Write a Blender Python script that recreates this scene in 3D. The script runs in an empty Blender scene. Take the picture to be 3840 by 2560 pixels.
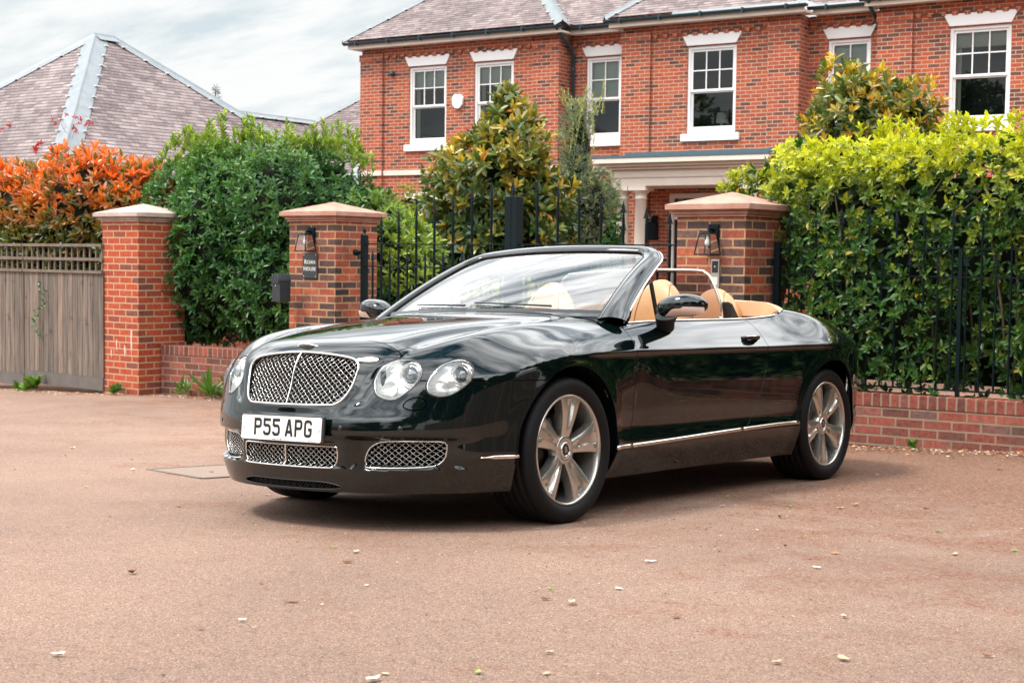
import bpy, bmesh, math, random
import numpy as np
from mathutils import Matrix, Vector
random.seed(7)
RNG = np.random.default_rng(11)
SC = bpy.context.scene
COL = SC.collection
# ------------------------------------------------------------------ camera
CAM_LOC = (0.0, 0.0, 0.882)
W3 = np.array([[0.8406427, -0.0404725, -0.5400757], [0.5414471, 0.0398944, 0.8397877], [0.0124423, 0.9983839, -0.0554506]])
cd = bpy.data.cameras.new('camera'); cam = bpy.data.objects.new('camera', cd); COL.objects.link(cam)
cd.sensor_width = 36.0; cd.lens = 36.0 * 5560.35 / 3840.0
cd.clip_start = 0.1; cd.clip_end = 3000.0
M = Matrix.Identity(4)
for i in range(3):
    M[i][0] = W3[i][0]; M[i][1] = W3[i][1]; M[i][2] = -W3[i][2]; M[i][3] = CAM_LOC[i]
cam.matrix_world = M
cd.dof.use_dof = True; cd.dof.focus_distance = 7.0; cd.dof.aperture_fstop = 8.0
SC.camera = cam
# ------------------------------------------------------------------ world
SUN_EL, SUN_AZ = math.radians(60), math.radians(-36)   # azimuth from -Y toward -X
sdir = Vector((math.cos(SUN_EL) * math.sin(SUN_AZ), -math.cos(SUN_EL) * math.cos(SUN_AZ), math.sin(SUN_EL)))
wd = bpy.data.worlds.new("World"); SC.world = wd; wd.use_nodes = True
nt = wd.node_tree; nt.nodes.clear()
def N_(t, tree, **k):
    n = tree.nodes.new(t)
    for a, b in k.items(): setattr(n, a, b)
    return n
out = N_('ShaderNodeOutputWorld', nt); bg = N_('ShaderNodeBackground', nt)
sky = N_('ShaderNodeTexSky', nt, sky_type='NISHITA'); sky.sun_disc = False
sky.sun_elevation = SUN_EL; sky.sun_rotation = math.atan2(sdir.x, sdir.y)
sky.air_density = 1.0; sky.dust_density = 0.6; sky.ozone_density = 2.0
tc = N_('ShaderNodeTexCoord', nt)
sep = N_('ShaderNodeSeparateXYZ', nt); nt.links.new(tc.outputs['Generated'], sep.inputs[0])
def mth(op, a=None, b=None, c=None, tree=nt, clamp=False):
    n = N_('ShaderNodeMath', tree, operation=op); n.use_clamp = clamp
    for i, v in enumerate((a, b, c)):
        if v is None: continue
        if isinstance(v, (int, float)): n.inputs[i].default_value = v
        else: tree.links.new(v, n.inputs[i])
    return n.outputs[0]
zz = mth('ADD', mth('MAXIMUM', sep.outputs[2], 0.0), 0.22)
cx = mth('DIVIDE', sep.outputs[0], zz); cy = mth('DIVIDE', sep.outputs[1], zz)
comb = N_('ShaderNodeCombineXYZ', nt); nt.links.new(cx, comb.inputs[0]); nt.links.new(cy, comb.inputs[1])
mp = N_('ShaderNodeMapping', nt); mp.inputs['Rotation'].default_value = (0, 0, 0.5); mp.inputs['Scale'].default_value = (1.0, 2.3, 1)
mp.inputs['Location'].default_value = (12.4, 2.2, 0)
nt.links.new(comb.outputs[0], mp.inputs[0])
nz = N_('ShaderNodeTexNoise', nt); nz.inputs['Scale'].default_value = 1.25; nz.inputs['Detail'].default_value = 9; nz.inputs['Roughness'].default_value = 0.58; nz.inputs['Distortion'].default_value = 0.5
nt.links.new(mp.outputs[0], nz.inputs[0])
cr = N_('ShaderNodeValToRGB', nt); cr.color_ramp.elements[0].position = 0.37; cr.color_ramp.elements[1].position = 0.51
nt.links.new(nz.outputs[0], cr.inputs[0])
nz2 = N_('ShaderNodeTexNoise', nt); nz2.inputs['Scale'].default_value = 1.9; nz2.inputs['Detail'].default_value = 8; nz2.inputs['Roughness'].default_value = 0.6
nt.links.new(mp.outputs[0], nz2.inputs[0])
cr2 = N_('ShaderNodeValToRGB', nt)
cr2.color_ramp.elements[0].position = 0.34; cr2.color_ramp.elements[0].color = (5.0, 6.4, 7.6, 1)
cr2.color_ramp.elements[1].position = 0.62; cr2.color_ramp.elements[1].color = (40.0, 40.0, 40.0, 1)
nt.links.new(nz2.outputs[0], cr2.inputs[0])
# haze of thin cloud close to the horizon
hz = mth('SUBTRACT', 1.0, mth('MULTIPLY', mth('MAXIMUM', sep.outputs[2], 0.0), 1.9), clamp=True)
band = mth('MULTIPLY', mth('SUBTRACT', 1.0, mth('MULTIPLY', mth('SUBTRACT', mth('MAXIMUM', sep.outputs[2], 0.0), 0.28), 2.6), clamp=True), 0.72)
cov = mth('ADD', cr.outputs[0], band, clamp=True)
mx = N_('ShaderNodeMixRGB', nt); nt.links.new(cov, mx.inputs[0]); skt = N_('ShaderNodeMixRGB', nt, blend_type='MULTIPLY'); skt.inputs[0].default_value = 1; skt.inputs[2].default_value = (0.60, 1.12, 1.05, 1); nt.links.new(sky.outputs[0], skt.inputs[1]); nt.links.new(skt.outputs[0], mx.inputs[1]); nt.links.new(cr2.outputs[0], mx.inputs[2])
cr3 = N_('ShaderNodeValToRGB', nt); cr3.color_ramp.elements[0].position = 0.38; cr3.color_ramp.elements[0].color = (4.9, 5.6, 5.9, 1); cr3.color_ramp.elements[1].position = 0.55; cr3.color_ramp.elements[1].color = (7.0, 7.1, 7.1, 1)
nt.links.new(nz2.outputs[0], cr3.inputs[0])
low = mth('SUBTRACT', 1.0, mth('MULTIPLY', mth('SUBTRACT', mth('MAXIMUM', sep.outputs[2], 0.0), 0.22), 6.0), clamp=True)
mx3 = N_('ShaderNodeMixRGB', nt); nt.links.new(low, mx3.inputs[0]); nt.links.new(mx.outputs[0], mx3.inputs[1]); nt.links.new(cr3.outputs[0], mx3.inputs[2])
nt.links.new(mx3.outputs[0], bg.inputs[0]); bg.inputs[1].default_value = 0.14
nt.links.new(bg.outputs[0], out.inputs[0])
sl = bpy.data.lights.new('sun', 'SUN'); sl.energy = 4.0; sl.angle = math.radians(12); sl.color = (1.0, 0.93, 0.84)
so = bpy.data.objects.new('sun', sl); COL.objects.link(so)
so.rotation_euler = sdir.to_track_quat('Z', 'Y').to_euler(); so.location = (0, 0, 30)
SC.view_settings.view_transform = 'Standard'; SC.view_settings.look = 'None'
SC.view_settings.exposure = 0.0; SC.view_settings.gamma = 1.0
# ------------------------------------------------------------------ helpers
def tag(o, label=None, cat=None, group=None, kind=None):
    if label: o['label'] = label
    if cat: o['category'] = cat
    if group: o['group'] = group
    if kind: o['kind'] = kind
    return o
def empty(name, loc=(0, 0, 0), rz=0, **k):
    o = bpy.data.objects.new(name, None); COL.objects.link(o); o.location = loc; o.rotation_euler = (0, 0, rz)
    o.empty_display_size = 0.2
    return tag(o, **k)
def meshobj(name, V, Fc, mat=None, parent=None, uv=None, normals=None, smooth=False, attrs=None, matidx=None, **k):
    me = bpy.data.meshes.new(name)
    V = np.asarray(V, dtype=np.float32).reshape(-1, 3)
    if isinstance(Fc, np.ndarray) and Fc.ndim == 2:
        nf, kf = Fc.shape
        me.vertices.add(len(V)); me.vertices.foreach_set('co', V.ravel())
        me.loops.add(nf * kf); me.loops.foreach_set('vertex_index', Fc.astype(np.int32).ravel())
        me.polygons.add(nf); me.polygons.foreach_set('loop_start', np.arange(0, nf * kf, kf, dtype=np.int32))
        me.update(calc_edges=True)
    else:
        me.from_pydata([tuple(map(float, v)) for v in V], [], [tuple(int(i) for i in f) for f in Fc]); me.update()
    if uv is not None:
        l = me.uv_layers.new(name='UVMap'); l.data.foreach_set('uv', np.asarray(uv, dtype=np.float32).ravel())
    if attrs:
        for an, (dom, av) in attrs.items():
            a = me.attributes.new(an, 'FLOAT', dom); a.data.foreach_set('value', np.asarray(av, dtype=np.float32))
    if matidx is not None: me.polygons.foreach_set('material_index', np.asarray(matidx, dtype=np.int32))
    if smooth or normals is not None:
        me.polygons.foreach_set('use_smooth', np.ones(len(me.polygons), dtype=bool))
    if mat is not None:
        for m in (mat if isinstance(mat, (list, tuple)) else [mat]): me.materials.append(m)
    if normals is not None:
        me.normals_split_custom_set_from_vertices(np.asarray(normals, dtype=np.float32))
    o = bpy.data.objects.new(name, me); COL.objects.link(o)
    if parent is not None: o.parent = parent
    return tag(o, **k)
class MB:
    """collects polygons; box uv in metres"""
    def __init__(s): s.V = []; s.F = []; s.sm = []
    def add(s, vs, fs, smooth=False):
        b = len(s.V); s.V += [tuple(map(float, v)) for v in vs]; s.F += [tuple(i + b for i in f) for f in fs]; s.sm += [smooth] * len(fs)
        return s
    def box(s, x0, x1, y0, y1, z0, z1):
        v = [(x0, y0, z0), (x1, y0, z0), (x1, y1, z0), (x0, y1, z0), (x0, y0, z1), (x1, y0, z1), (x1, y1, z1), (x0, y1, z1)]
        return s.add(v, [(0, 3, 2, 1), (4, 5, 6, 7), (0, 1, 5, 4), (1, 2, 6, 5), (2, 3, 7, 6), (3, 0, 4, 7)])
    def hexa(s, v8):
        return s.add(v8, [(0, 3, 2, 1), (4, 5, 6, 7), (0, 1, 5, 4), (1, 2, 6, 5), (2, 3, 7, 6), (3, 0, 4, 7)])
    def quad(s, a, b, c, d): return s.add([a, b, c, d], [(0, 1, 2, 3)])
    def prism(s, poly, axis, a0, a1):
        """poly: list of 2d; axis index of extrusion; other two in cyclic order"""
        n = len(poly)
        def P(p, a):
            q = [0, 0, 0]; o = [i for i in range(3) if i != axis]
            q[axis] = a; q[o[0]] = p[0]; q[o[1]] = p[1]; return tuple(q)
        v = [P(p, a0) for p in poly] + [P(p, a1) for p in poly]
        f = [tuple(range(n)), tuple(range(2 * n - 1, n - 1, -1))] + [(i, i + n, (i + 1) % n + n, (i + 1) % n) for i in range(n)]
        return s.add(v, f)
    def tube(s, pts, r, n=8, closed=False, ry=None, up=(0, 0, 1), caps=True, smooth=True):
        pts = [np.array(p, float) for p in pts]; m = len(pts); ring = []
        rs = r if hasattr(r, '__len__') else [r] * m
        prev = None
        for i in range(m):
            if closed: t = pts[(i + 1) % m] - pts[i - 1]
            else: t = pts[min(i + 1, m - 1)] - pts[max(i - 1, 0)]
            t = t / (np.linalg.norm(t) + 1e-12)
            if prev is None:
                u = np.array(up, float); u = u - t * (u @ t)
                if np.linalg.norm(u) < 1e-3: u = np.array([1., 0, 0]) - t * t[0]
            else: u = prev - t * (prev @ t)
            u /= np.linalg.norm(u); prev = u; w = np.cross(t, u)
            rr = rs[i]; r2 = rr if ry is None else ry * (rr / rs[0])
            ring.append([pts[i] + u * rr * math.cos(a) + w * r2 * math.sin(a) for a in np.linspace(0, 2 * math.pi, n, endpoint=False)])
        b = [p for R in ring for p in R]; f = []
        for i in range(m if closed else m - 1):
            j = (i + 1) % m
            for k in range(n): f.append((i * n + k, j * n + k, j * n + (k + 1) % n, i * n + (k + 1) % n)[::-1])
        s.add(b, f, smooth)
        if caps and not closed:
            s.add(ring[0], [tuple(range(n))]); s.add(ring[-1], [tuple(range(n - 1, -1, -1))])
        return s
    def lathe(s, prof, n=48, axis='z', c=(0, 0, 0), smooth=True, flip=False):
        """prof list (r,h)"""
        v = []
        for r, h in prof:
            for k in range(n):
                a = 2 * math.pi * k / n; x, y = r * math.cos(a), r * math.sin(a)
                p = (x, y, h) if axis == 'z' else ((x, h, y) if axis == 'y' else (h, x, y))
                v.append((p[0] + c[0], p[1] + c[1], p[2] + c[2]))
        f = []
        for i in range(len(prof) - 1):
            for k in range(n):
                q = (i * n + k, i * n + (k + 1) % n, (i + 1) * n + (k + 1) % n, (i + 1) * n + k)
                f.append(q[::-1] if flip else q)
        return s.add(v, f, smooth)
    def build(s, name, mat=None, parent=None, uvoff=(0, 0), autosmooth=None, **k):
        V = np.array(s.V, dtype=float)
        me = bpy.data.meshes.new(name); me.from_pydata([tuple(v) for v in V], [], s.F); me.update()
        l = me.uv_layers.new(name='UVMap'); uv = np.zeros((len(me.loops), 2), dtype=np.float32)
        for p in me.polygons:
            nn = p.normal; ax = max(range(3), key=lambda i: abs(nn[i]))
            for li in p.loop_indices:
                c = V[me.loops[li].vertex_index]
                if ax == 0: uv[li] = (c[1], c[2])
                elif ax == 1: uv[li] = (c[0], c[2])
                else: uv[li] = (c[0], c[1])
        uv += np.array(uvoff, dtype=np.float32)
        l.data.foreach_set('uv', uv.ravel())
        me.polygons.foreach_set('use_smooth', np.array(s.sm, dtype=bool))
        if mat is not None:
            for m in (mat if isinstance(mat, (list, tuple)) else [mat]): me.materials.append(m)
        o = bpy.data.objects.new(name, me); COL.objects.link(o)
        if parent is not None: o.parent = parent
        return tag(o, **k)
def bevel(o, w=0.004, seg=2, ang=35):
    m = o.modifiers.new('bevel', 'BEVEL'); m.width = w; m.segments = seg; m.limit_method = 'ANGLE'; m.angle_limit = math.radians(ang)
    m.harden_normals = False
    return o
# ------------------------------------------------------------------ materials
MATS = {}
def mat(name, base=(0.5, 0.5, 0.5), rough=0.5, metal=0.0, spec=0.5, coat=0.0, coatr=0.03, trans=0.0, ior=1.5, emis=None, bump=None, var=None, alpha=None, sheen=0):
    """var=(scale, amount, color2): noise mix; bump=(scale,strength,dist)"""
    if name in MATS: return MATS[name]
    m = bpy.data.materials.new(name); m.use_nodes = True; t = m.node_tree; b = t.nodes['Principled BSDF']
    b.inputs['Base Color'].default_value = (*base, 1); b.inputs['Roughness'].default_value = rough; b.inputs['Metallic'].default_value = metal
    b.inputs['Specular IOR Level'].default_value = spec; b.inputs['Coat Weight'].default_value = coat; b.inputs['Coat Roughness'].default_value = coatr
    b.inputs['Transmission Weight'].default_value = trans; b.inputs['IOR'].default_value = ior
    if sheen: b.inputs['Sheen Weight'].default_value = sheen
    if emis: b.inputs['Emission Color'].default_value = (*emis[0], 1); b.inputs['Emission Strength'].default_value = emis[1]
    co = t.nodes.new('ShaderNodeTexCoord')
    if var:
        n = t.nodes.new('ShaderNodeTexNoise'); n.inputs['Scale'].default_value = var[0]; n.inputs['Detail'].default_value = 6; n.inputs['Roughness'].default_value = 0.65
        t.links.new(co.outputs['Object'], n.inputs[0])
        r = t.nodes.new('ShaderNodeValToRGB'); r.color_ramp.elements[0].position = 0.35; r.color_ramp.elements[1].position = 0.7
        t.links.new(n.outputs[0], r.inputs[0])
        x = t.nodes.new('ShaderNodeMixRGB'); x.inputs[1].default_value = (*base, 1); x.inputs[2].default_value = (*var[2], 1)
        mm = t.nodes.new('ShaderNodeMath'); mm.operation = 'MULTIPLY'; mm.inputs[1].default_value = var[1]; t.links.new(r.outputs[0], mm.inputs[0])
        t.links.new(mm.outputs[0], x.inputs[0]); t.links.new(x.outputs[0], b.inputs['Base Color'])
    if bump:
        n = t.nodes.new('ShaderNodeTexNoise'); n.inputs['Scale'].default_value = bump[0]; n.inputs['Detail'].default_value = 5
        t.links.new(co.outputs['Object'], n.inputs[0])
        bb = t.nodes.new('ShaderNodeBump'); bb.inputs['Strength'].default_value = bump[1]; bb.inputs['Distance'].default_value = bump[2]
        t.links.new(n.outputs[0], bb.inputs['Height']); t.links.new(bb.outputs[0], b.inputs['Normal'])
    MATS[name] = m
    return m
def ramp(t, fac, stops):
    r = t.nodes.new('ShaderNodeValToRGB'); e = r.color_ramp.elements
    while len(e) < len(stops): e.new(0.5)
    for i, (p, c) in enumerate(stops): e[i].position = p; e[i].color = (*c, 1)
    t.links.new(fac, r.inputs[0]); return r.outputs[0]
def noise(t, vec, scale, detail=5, rough=0.6, dist=0.0):
    n = t.nodes.new('ShaderNodeTexNoise'); n.inputs['Scale'].default_value = scale; n.inputs['Detail'].default_value = detail
    n.inputs['Roughness'].default_value = rough; n.inputs['Distortion'].default_value = dist
    t.links.new(vec, n.inputs[0]); return n.outputs[0]
def mixc(t, f, a, b, mode='MIX'):
    x = t.nodes.new('ShaderNodeMixRGB'); x.blend_type = mode
    for i, v in ((0, f), (1, a), (2, b)):
        if isinstance(v, (int, float)): x.inputs[i].default_value = v
        elif isinstance(v, tuple): x.inputs[i].default_value = (*v, 1)
        else: t.links.new(v, x.inputs[i])
    return x.outputs[0]
# ================================================================== THE CAR
CAR_M = np.array([[-0.0847685, 0.9955994, -0.0356434], [-0.9956104, -0.0833925, 0.0384722], [0.0353305, 0.0387482, 0.9986238]])
CAR_T = np.array([-4.44313, 6.0674, -0.39363])
def table(pts, sm=0.03, lo=None, hi=None):
    pts = sorted(pts); X = np.array([p[0] for p in pts], float); Y = np.array([p[1] for p in pts], float)
    lo = X[0] if lo is None else lo; hi = X[-1] if hi is None else hi
    h = np.diff(X); d = np.diff(Y) / h; m = np.zeros(len(X)); m[0] = d[0]; m[-1] = d[-1]
    for i in range(1, len(X) - 1):
        if d[i - 1] * d[i] > 0: m[i] = 2 * d[i - 1] * d[i] / (d[i - 1] + d[i])
    st = 0.0025; xs = np.arange(X[0] - 0.6, X[-1] + 0.6, st); xc = np.clip(xs, X[0], X[-1])
    i = np.clip(np.searchsorted(X, xc) - 1, 0, len(X) - 2); t = (xc - X[i]) / h[i]
    v = ((1 + 2 * t) * (1 - t) ** 2 * Y[i] + t * (1 - t) ** 2 * h[i] * m[i] + t * t * (3 - 2 * t) * Y[i + 1] + t * t * (t - 1) * h[i] * m[i + 1])
    v = v + (xs - xc) * np.where(xs < X[0], m[0], m[-1])
    if sm > 0:
        k = int(4 * sm / st); g = np.exp(-0.5 * (np.arange(-k, k + 1) * st / sm) ** 2); g /= g.sum()
        v = np.convolve(np.pad(v, k, mode='edge'), g, mode='valid')
    return lambda q: np.interp(q, xs, v)
def sstep(a, b, x):
    t = np.clip((x - a) / (b - a), 0, 1); return t * t * t * (t * (6 * t - 15) + 10)
def smin(a, b, k):
    h = np.maximum(k - np.abs(a - b), 0) / k; return np.minimum(a, b) - h * h * h * k / 6
# --- profile tables (metres, car frame: x forward from front axle, y half-width, z up)
T_side = table([(0.10, .80), (0.18, .858), (0.25, .897), (0.315, .925), (0.34, .934), (0.42, .930), (0.55, .938), (0.68, .944), (0.77, .944)], 0.02)
T_H = table([(-3.9, -.02), (-3.3, .0), (-2.75, .016), (-2.2, .0), (-1.5, -.008), (-0.9, -.006), (-0.45, .002), (0.0, .014), (0.45, .004), (0.95, -.01)], .06)
T_cr = table([(-3.9, .79), (-3.2, .83), (-2.75, .838), (-1.95, .828), (-0.57, .812), (0.0, .800), (0.2, .765), (0.45, .71), (0.95, .66)], .05)     # crease height
T_tum = table([(-3.9, .55), (-3.3, .50), (-2.75, .36), (-2.3, .60), (-1.9, .66), (-1.2, .64), (-0.5, .58), (0.0, .50), (0.4, .42), (0.9, .42)], .08)
T_zc = table([(0.98, .75), (0.88, .805), (0.80, .845), (0.70, .872), (0.55, .902), (0.3, .942), (0.0, .978), (-0.3, 1.008), (-0.6, 1.030), (-1.2, 1.045), (-2.4, 1.085), (-2.8, 1.088), (-3.05, 1.072), (-3.4, 1.02), (-3.7, .965), (-3.85, .93)], .04)
T_zs = table([(0.98, .58), (0.85, .645), (0.75, .70), (0.62, .755), (0.5, .795), (0.3, .842), (0.0, .888), (-0.3, .920), (-0.6, .945), (-1.0, .972), (-1.9, 1.020), (-2.4, 1.050), (-2.65, 1.035), (-2.95, .985), (-3.2, .93), (-3.5, .86), (-3.8, .79)], .04)  # height at y=.8
T_fb = table([(0.98, .0), (0.8, .020), (0.6, .030), (0.3, .034), (0.0, .028), (-0.3, .014), (-0.6, .0), (-3.8, 0)], .05)
T_a = table([(0.10, .70), (0.17, .738), (0.22, .750), (0.285, .760), (0.46, .765), (0.50, .760), (0.545, .742), (0.58, .730), (0.68, .690), (0.76, .648), (0.82, .605), (0.88, .55), (1.0, .42)], .018)
T_ar = table([(0.10, 1.02), (0.3, 1.12), (0.6, 1.15), (0.8, 1.14), (0.9, 1.10), (1.0, 1.0)], .03)
X0F, X0R, NF = 0.20, -2.70, 2.12
def recess(y, z):
    """air-intake band set into the bumper"""
    return sstep(.286, .300, z) * (1 - sstep(.405, .440, z)) * (1 - sstep(.70, .86, y))
def arch_r(x, z):
    return np.sqrt(x * x + (z - .345) ** 2), np.sqrt((x + 2.745) ** 2 + (z - .345) ** 2)
def halfw(x, z):
    zc = T_cr(x)
    b = T_side(np.minimum(z, .77)) + T_H(x)
    up = np.maximum(z - zc, 0)
    b = b - T_tum(x) * up - 1.4 * up * up * (1 - .6 * np.exp(-((x + 2.8) / .35) ** 2))
    b = b + .006 * np.exp(-((z - zc + .004) / .016) ** 2) * sstep(.25, .0, x) * sstep(-2.9, -2.5, x)
    ra, rb = arch_r(x, z)
    b = b + .013 * np.exp(-((ra - .385) / .05) ** 2) * (ra > 0) + .013 * np.exp(-((rb - .385) / .05) ** 2)
    # shoulder that swells over the rear wheel
    b = b + .030 * np.exp(-((x + 2.85) / .38) ** 2 - ((z - .83) / .13) ** 2)
    # soft hollow behind the front wheel and along the lower door
    b = b - .010 * np.exp(-((x + .60) / .16) ** 2 - ((z - .56) / .20) ** 2)
    b = b - .010 * np.exp(-((x + 1.3) / .9) ** 4 - ((z - .425) / .045) ** 2)
    return b
def Fbody(P):
    x, y, z = P[..., 0], np.abs(P[..., 1]), P[..., 2]
    b = halfw(x, z)
    a = T_a(z) - (.016 + .060 * sstep(.315, .40, y)) * recess(y, z)
    ysn = .335 + .16 * np.clip((z - .56) / .30, -.2, 1.2)
    a = a + (.008 + .024 * sstep(.62, .80, z) - .08 * y * y) * (1 - sstep(ysn - .01, ysn + .055, y)) * sstep(.515, .565, z)
    a = a - .012 * np.exp(-((y - ysn - .045) / .03) ** 2) * sstep(.55, .60, z)
    g = (np.maximum(x - X0F, 0) / a) ** NF + (np.maximum(X0R - x, 0) / T_ar(z)) ** 3.1 + (y / b) ** NF
    rho = g ** (1 / NF); d1 = (1 - rho) * b
    zc, zs = T_zc(x), T_zs(x)
    yy = y / .80
    zt = zc - (zc - zs) * (.55 * yy ** 2 + .45 * yy ** 4)
    fb = T_fb(x)
    zt = zt + fb * np.exp(-((y - .70) / .10) ** 2) - .75 * fb * np.exp(-((y - (.50 + .12 * sstep(.6, -.3, x))) / .07) ** 2)
    d2 = (zt - z) * .96
    d = smin(d1, d2, .085 + .05 * sstep(.2, .6, x) * sstep(.45, .6, y))
    return smin(d, z - .155, .03)
def Fgrad(P, h=.0035):
    g = np.zeros_like(P)
    for i in range(3):
        e = np.zeros(3); e[i] = h; g[:, i] = Fbody(P + e) - Fbody(P - e)
    g = -g; return g / (np.linalg.norm(g, axis=1, keepdims=True) + 1e-12)
def cast(O, D, tmax=2.4, it=34):
    O = np.atleast_2d(np.asarray(O, float)); D = np.atleast_2d(np.asarray(D, float))
    lo = np.zeros(len(O)); hi = np.full(len(O), tmax)
    for _ in range(it):
        m = (lo + hi) / 2; ins = Fbody(O + D * m[:, None]) > 0
        lo = np.where(ins, m, lo); hi = np.where(ins, hi, m)
    return O + D * ((lo + hi) / 2)[:, None]
def surf_y(x, z):
    x, z = np.broadcast_arrays(np.atleast_1d(np.asarray(x, float)), np.asarray(z, float)); n = x.size
    return cast(np.stack([x, np.zeros(n), z], 1), np.tile([0., 1, 0], (n, 1)))
def surf_x(y, z):
    y, z = np.broadcast_arrays(np.atleast_1d(np.asarray(y, float)), np.asarray(z, float)); n = y.size
    return cast(np.stack([np.zeros(n), y, z], 1), np.tile([1., 0, 0], (n, 1)))
def surf_z(x, y):
    x, y = np.broadcast_arrays(np.atleast_1d(np.asarray(x, float)), np.asarray(y, float)); n = x.size
    return cast(np.stack([x, y, np.full(n, .5)], 1), np.tile([0., 0, 1], (n, 1)))
def body_grid():
    NT = 250
    th = np.radians(np.linspace(-62, 90, NT))
    O = []; D = []
    az = np.radians(np.linspace(0, 90, 130))          # nose: from +x to +y
    for a in az:
        O.append(np.tile([.2, 0, .60], (NT, 1))); D.append(np.stack([np.cos(a) * np.cos(th), np.sin(a) * np.cos(th), np.sin(th)], 1))
    for x in np.linspace(.2, -2.9, 225)[1:]:
        O.append(np.tile([x, 0, .60], (NT, 1))); D.append(np.stack([0 * th, np.cos(th), np.sin(th)], 1))
    for a in np.radians(np.linspace(90, 180, 60))[1:]:
        O.append(np.tile([-2.9, 0, .60], (NT, 1))); D.append(np.stack([np.cos(a) * np.cos(th), np.sin(a) * np.cos(th), np.sin(th)], 1))
    n = len(O); V = cast(np.concatenate(O), np.concatenate(D)); V[:, 1] = np.maximum(V[:, 1], 0)
    i, j = np.meshgrid(np.arange(n - 1), np.arange(NT - 1), indexing='ij'); q = (i * NT + j).ravel()
    T = np.concatenate([np.stack([q, q + NT, q + NT + 1], 1), np.stack([q, q + NT + 1, q + 1], 1)])
    return V, T
def clip(V, T, phi):
    """keep phi>0 part of a triangle mesh, new vertices on the cut"""
    s = phi > 0; ts = s[T]; c = ts.sum(1)
    keep = T[c == 3]
    newV = []; cache = {}
    base = len(V)
    out = [keep]
    def rot(Tm, k):  # roll so that index k first
        idx = (np.arange(3)[None, :] + k[:, None]) % 3
        return np.take_along_axis(Tm, idx, 1)
    t1 = T[c == 1]; t2 = T[c == 2]
    E = []
    if len(t1):
        r1 = rot(t1, np.argmax(s[t1], 1)); E += [r1[:, [0, 1]], r1[:, [0, 2]]]
    if len(t2):
        r2 = rot(t2, np.argmax(~s[t2], 1)); E += [r2[:, [1, 0]], r2[:, [2, 0]]]
    if not E: return compact(V, keep)
    EE = np.concatenate(E); Es = np.sort(EE, 1); u, inv = np.unique(Es, axis=0, return_inverse=True); inv = inv.ravel()
    a, b = u[:, 0], u[:, 1]; t = phi[a] / (phi[a] - phi[b]); nv = V[a] + (V[b] - V[a]) * t[:, None]
    inv = inv + base; p = 0
    if len(t1):
        n = len(t1); e01 = inv[p:p + n]; e02 = inv[p + n:p + 2 * n]; p += 2 * n
        out.append(np.stack([r1[:, 0], e01, e02], 1))
    if len(t2):
        n = len(t2); e10 = inv[p:p + n]; e20 = inv[p + n:p + 2 * n]
        out.append(np.stack([e10, r2[:, 1], r2[:, 2]], 1)); out.append(np.stack([e10, r2[:, 2], e20], 1))
    return compact(np.concatenate([V, nv]), np.concatenate(out))
def compact(V, T):
    u, inv = np.unique(T, return_inverse=True)
    V = V[u]; T = inv.reshape(-1, 3)
    ok = (T[:, 0] != T[:, 1]) & (T[:, 1] != T[:, 2]) & (T[:, 0] != T[:, 2])
    return V, T[ok]
def bedges(T):
    E = np.concatenate([T[:, [0, 1]], T[:, [1, 2]], T[:, [2, 0]]]); Es = np.sort(E, 1)
    u, idx, c = np.unique(Es, axis=0, return_index=True, return_counts=True)
    return E[idx[c == 1]]
def shell(name, VT, mat_, parent, flange=.012, off=0.0, sides='L', label=None, nrm=None):
    """panel from half mesh. sides: 'L', 'R' or 'B' (both halves in one mesh)"""
    V, T = VT
    if len(T) == 0: return None
    Nn = Fgrad(V) if nrm is None else nrm
    V = V + Nn * off
    E = bedges(T)
    E = E[~((V[E[:, 0], 1] < 1e-5) & (V[E[:, 1], 1] < 1e-5))]
    Vs, Ts, Ns = [V], [T], [Nn]
    if flange > 0 and len(E):
        nb = len(V); bv, inv = np.unique(E, return_inverse=True); inv = inv.reshape(-1, 2); k = len(bv)
        # outward-in-surface direction approximated by flange normal
        ed = np.zeros((k, 3)); 
        d = V[E[:, 1]] - V[E[:, 0]]; nn = np.cross(d, Nn[E[:, 0]])
        np.add.at(ed, inv[:, 0], nn); np.add.at(ed, inv[:, 1], nn)
        ed /= np.linalg.norm(ed, axis=1, keepdims=True) + 1e-9
        up = V[bv]; mid = V[bv] - Nn[bv] * .0018 + ed * .0008; lo = V[bv] - Nn[bv] * flange
        lo[:, 1] = np.maximum(lo[:, 1], 0)
        Vs += [up, mid, lo]; Ns += [(Nn[bv] * .8 + ed * .6), ed, ed]
        for L in range(2):
            a0 = nb + L * k + inv[:, 0]; a1 = nb + L * k + inv[:, 1]; b0 = a0 + k; b1 = a1 + k
            Ts += [np.stack([a1, a0, b0], 1), np.stack([a1, b0, b1], 1)]
    V = np.concatenate(Vs); N = np.concatenate(Ns); T = np.concatenate(Ts)
    N /= np.linalg.norm(N, axis=1, keepdims=True) + 1e-12
    if sides in 'RB':
        mV = V * [1, -1, 1]; mN = N * [1, -1, 1]; mT = T[:, ::-1]
        if sides == 'R': V, N, T = mV, mN, mT
        else:
            T = np.concatenate([T, mT + len(V)]); V = np.concatenate([V, mV]); N = np.concatenate([N, mN])
    return meshobj(name, V, T, mat_, parent, normals=N, label=label)
GAP = .0027
def split(VT, f):
    V, T = VT
    ph = f(V[:, 0], V[:, 1], V[:, 2])
    A = clip(V, T, ph - GAP) if (ph > GAP).any() else (V[:0], T[:0])
    B = clip(V, T, -ph - GAP) if (ph < -GAP).any() else (V[:0], T[:0])
    return A, B
def keep(VT, f):
    V, T = VT
    if len(T) == 0: return VT
    ph = f(V[:, 0], V[:, 1], V[:, 2])
    return clip(V, T, ph)
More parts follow.
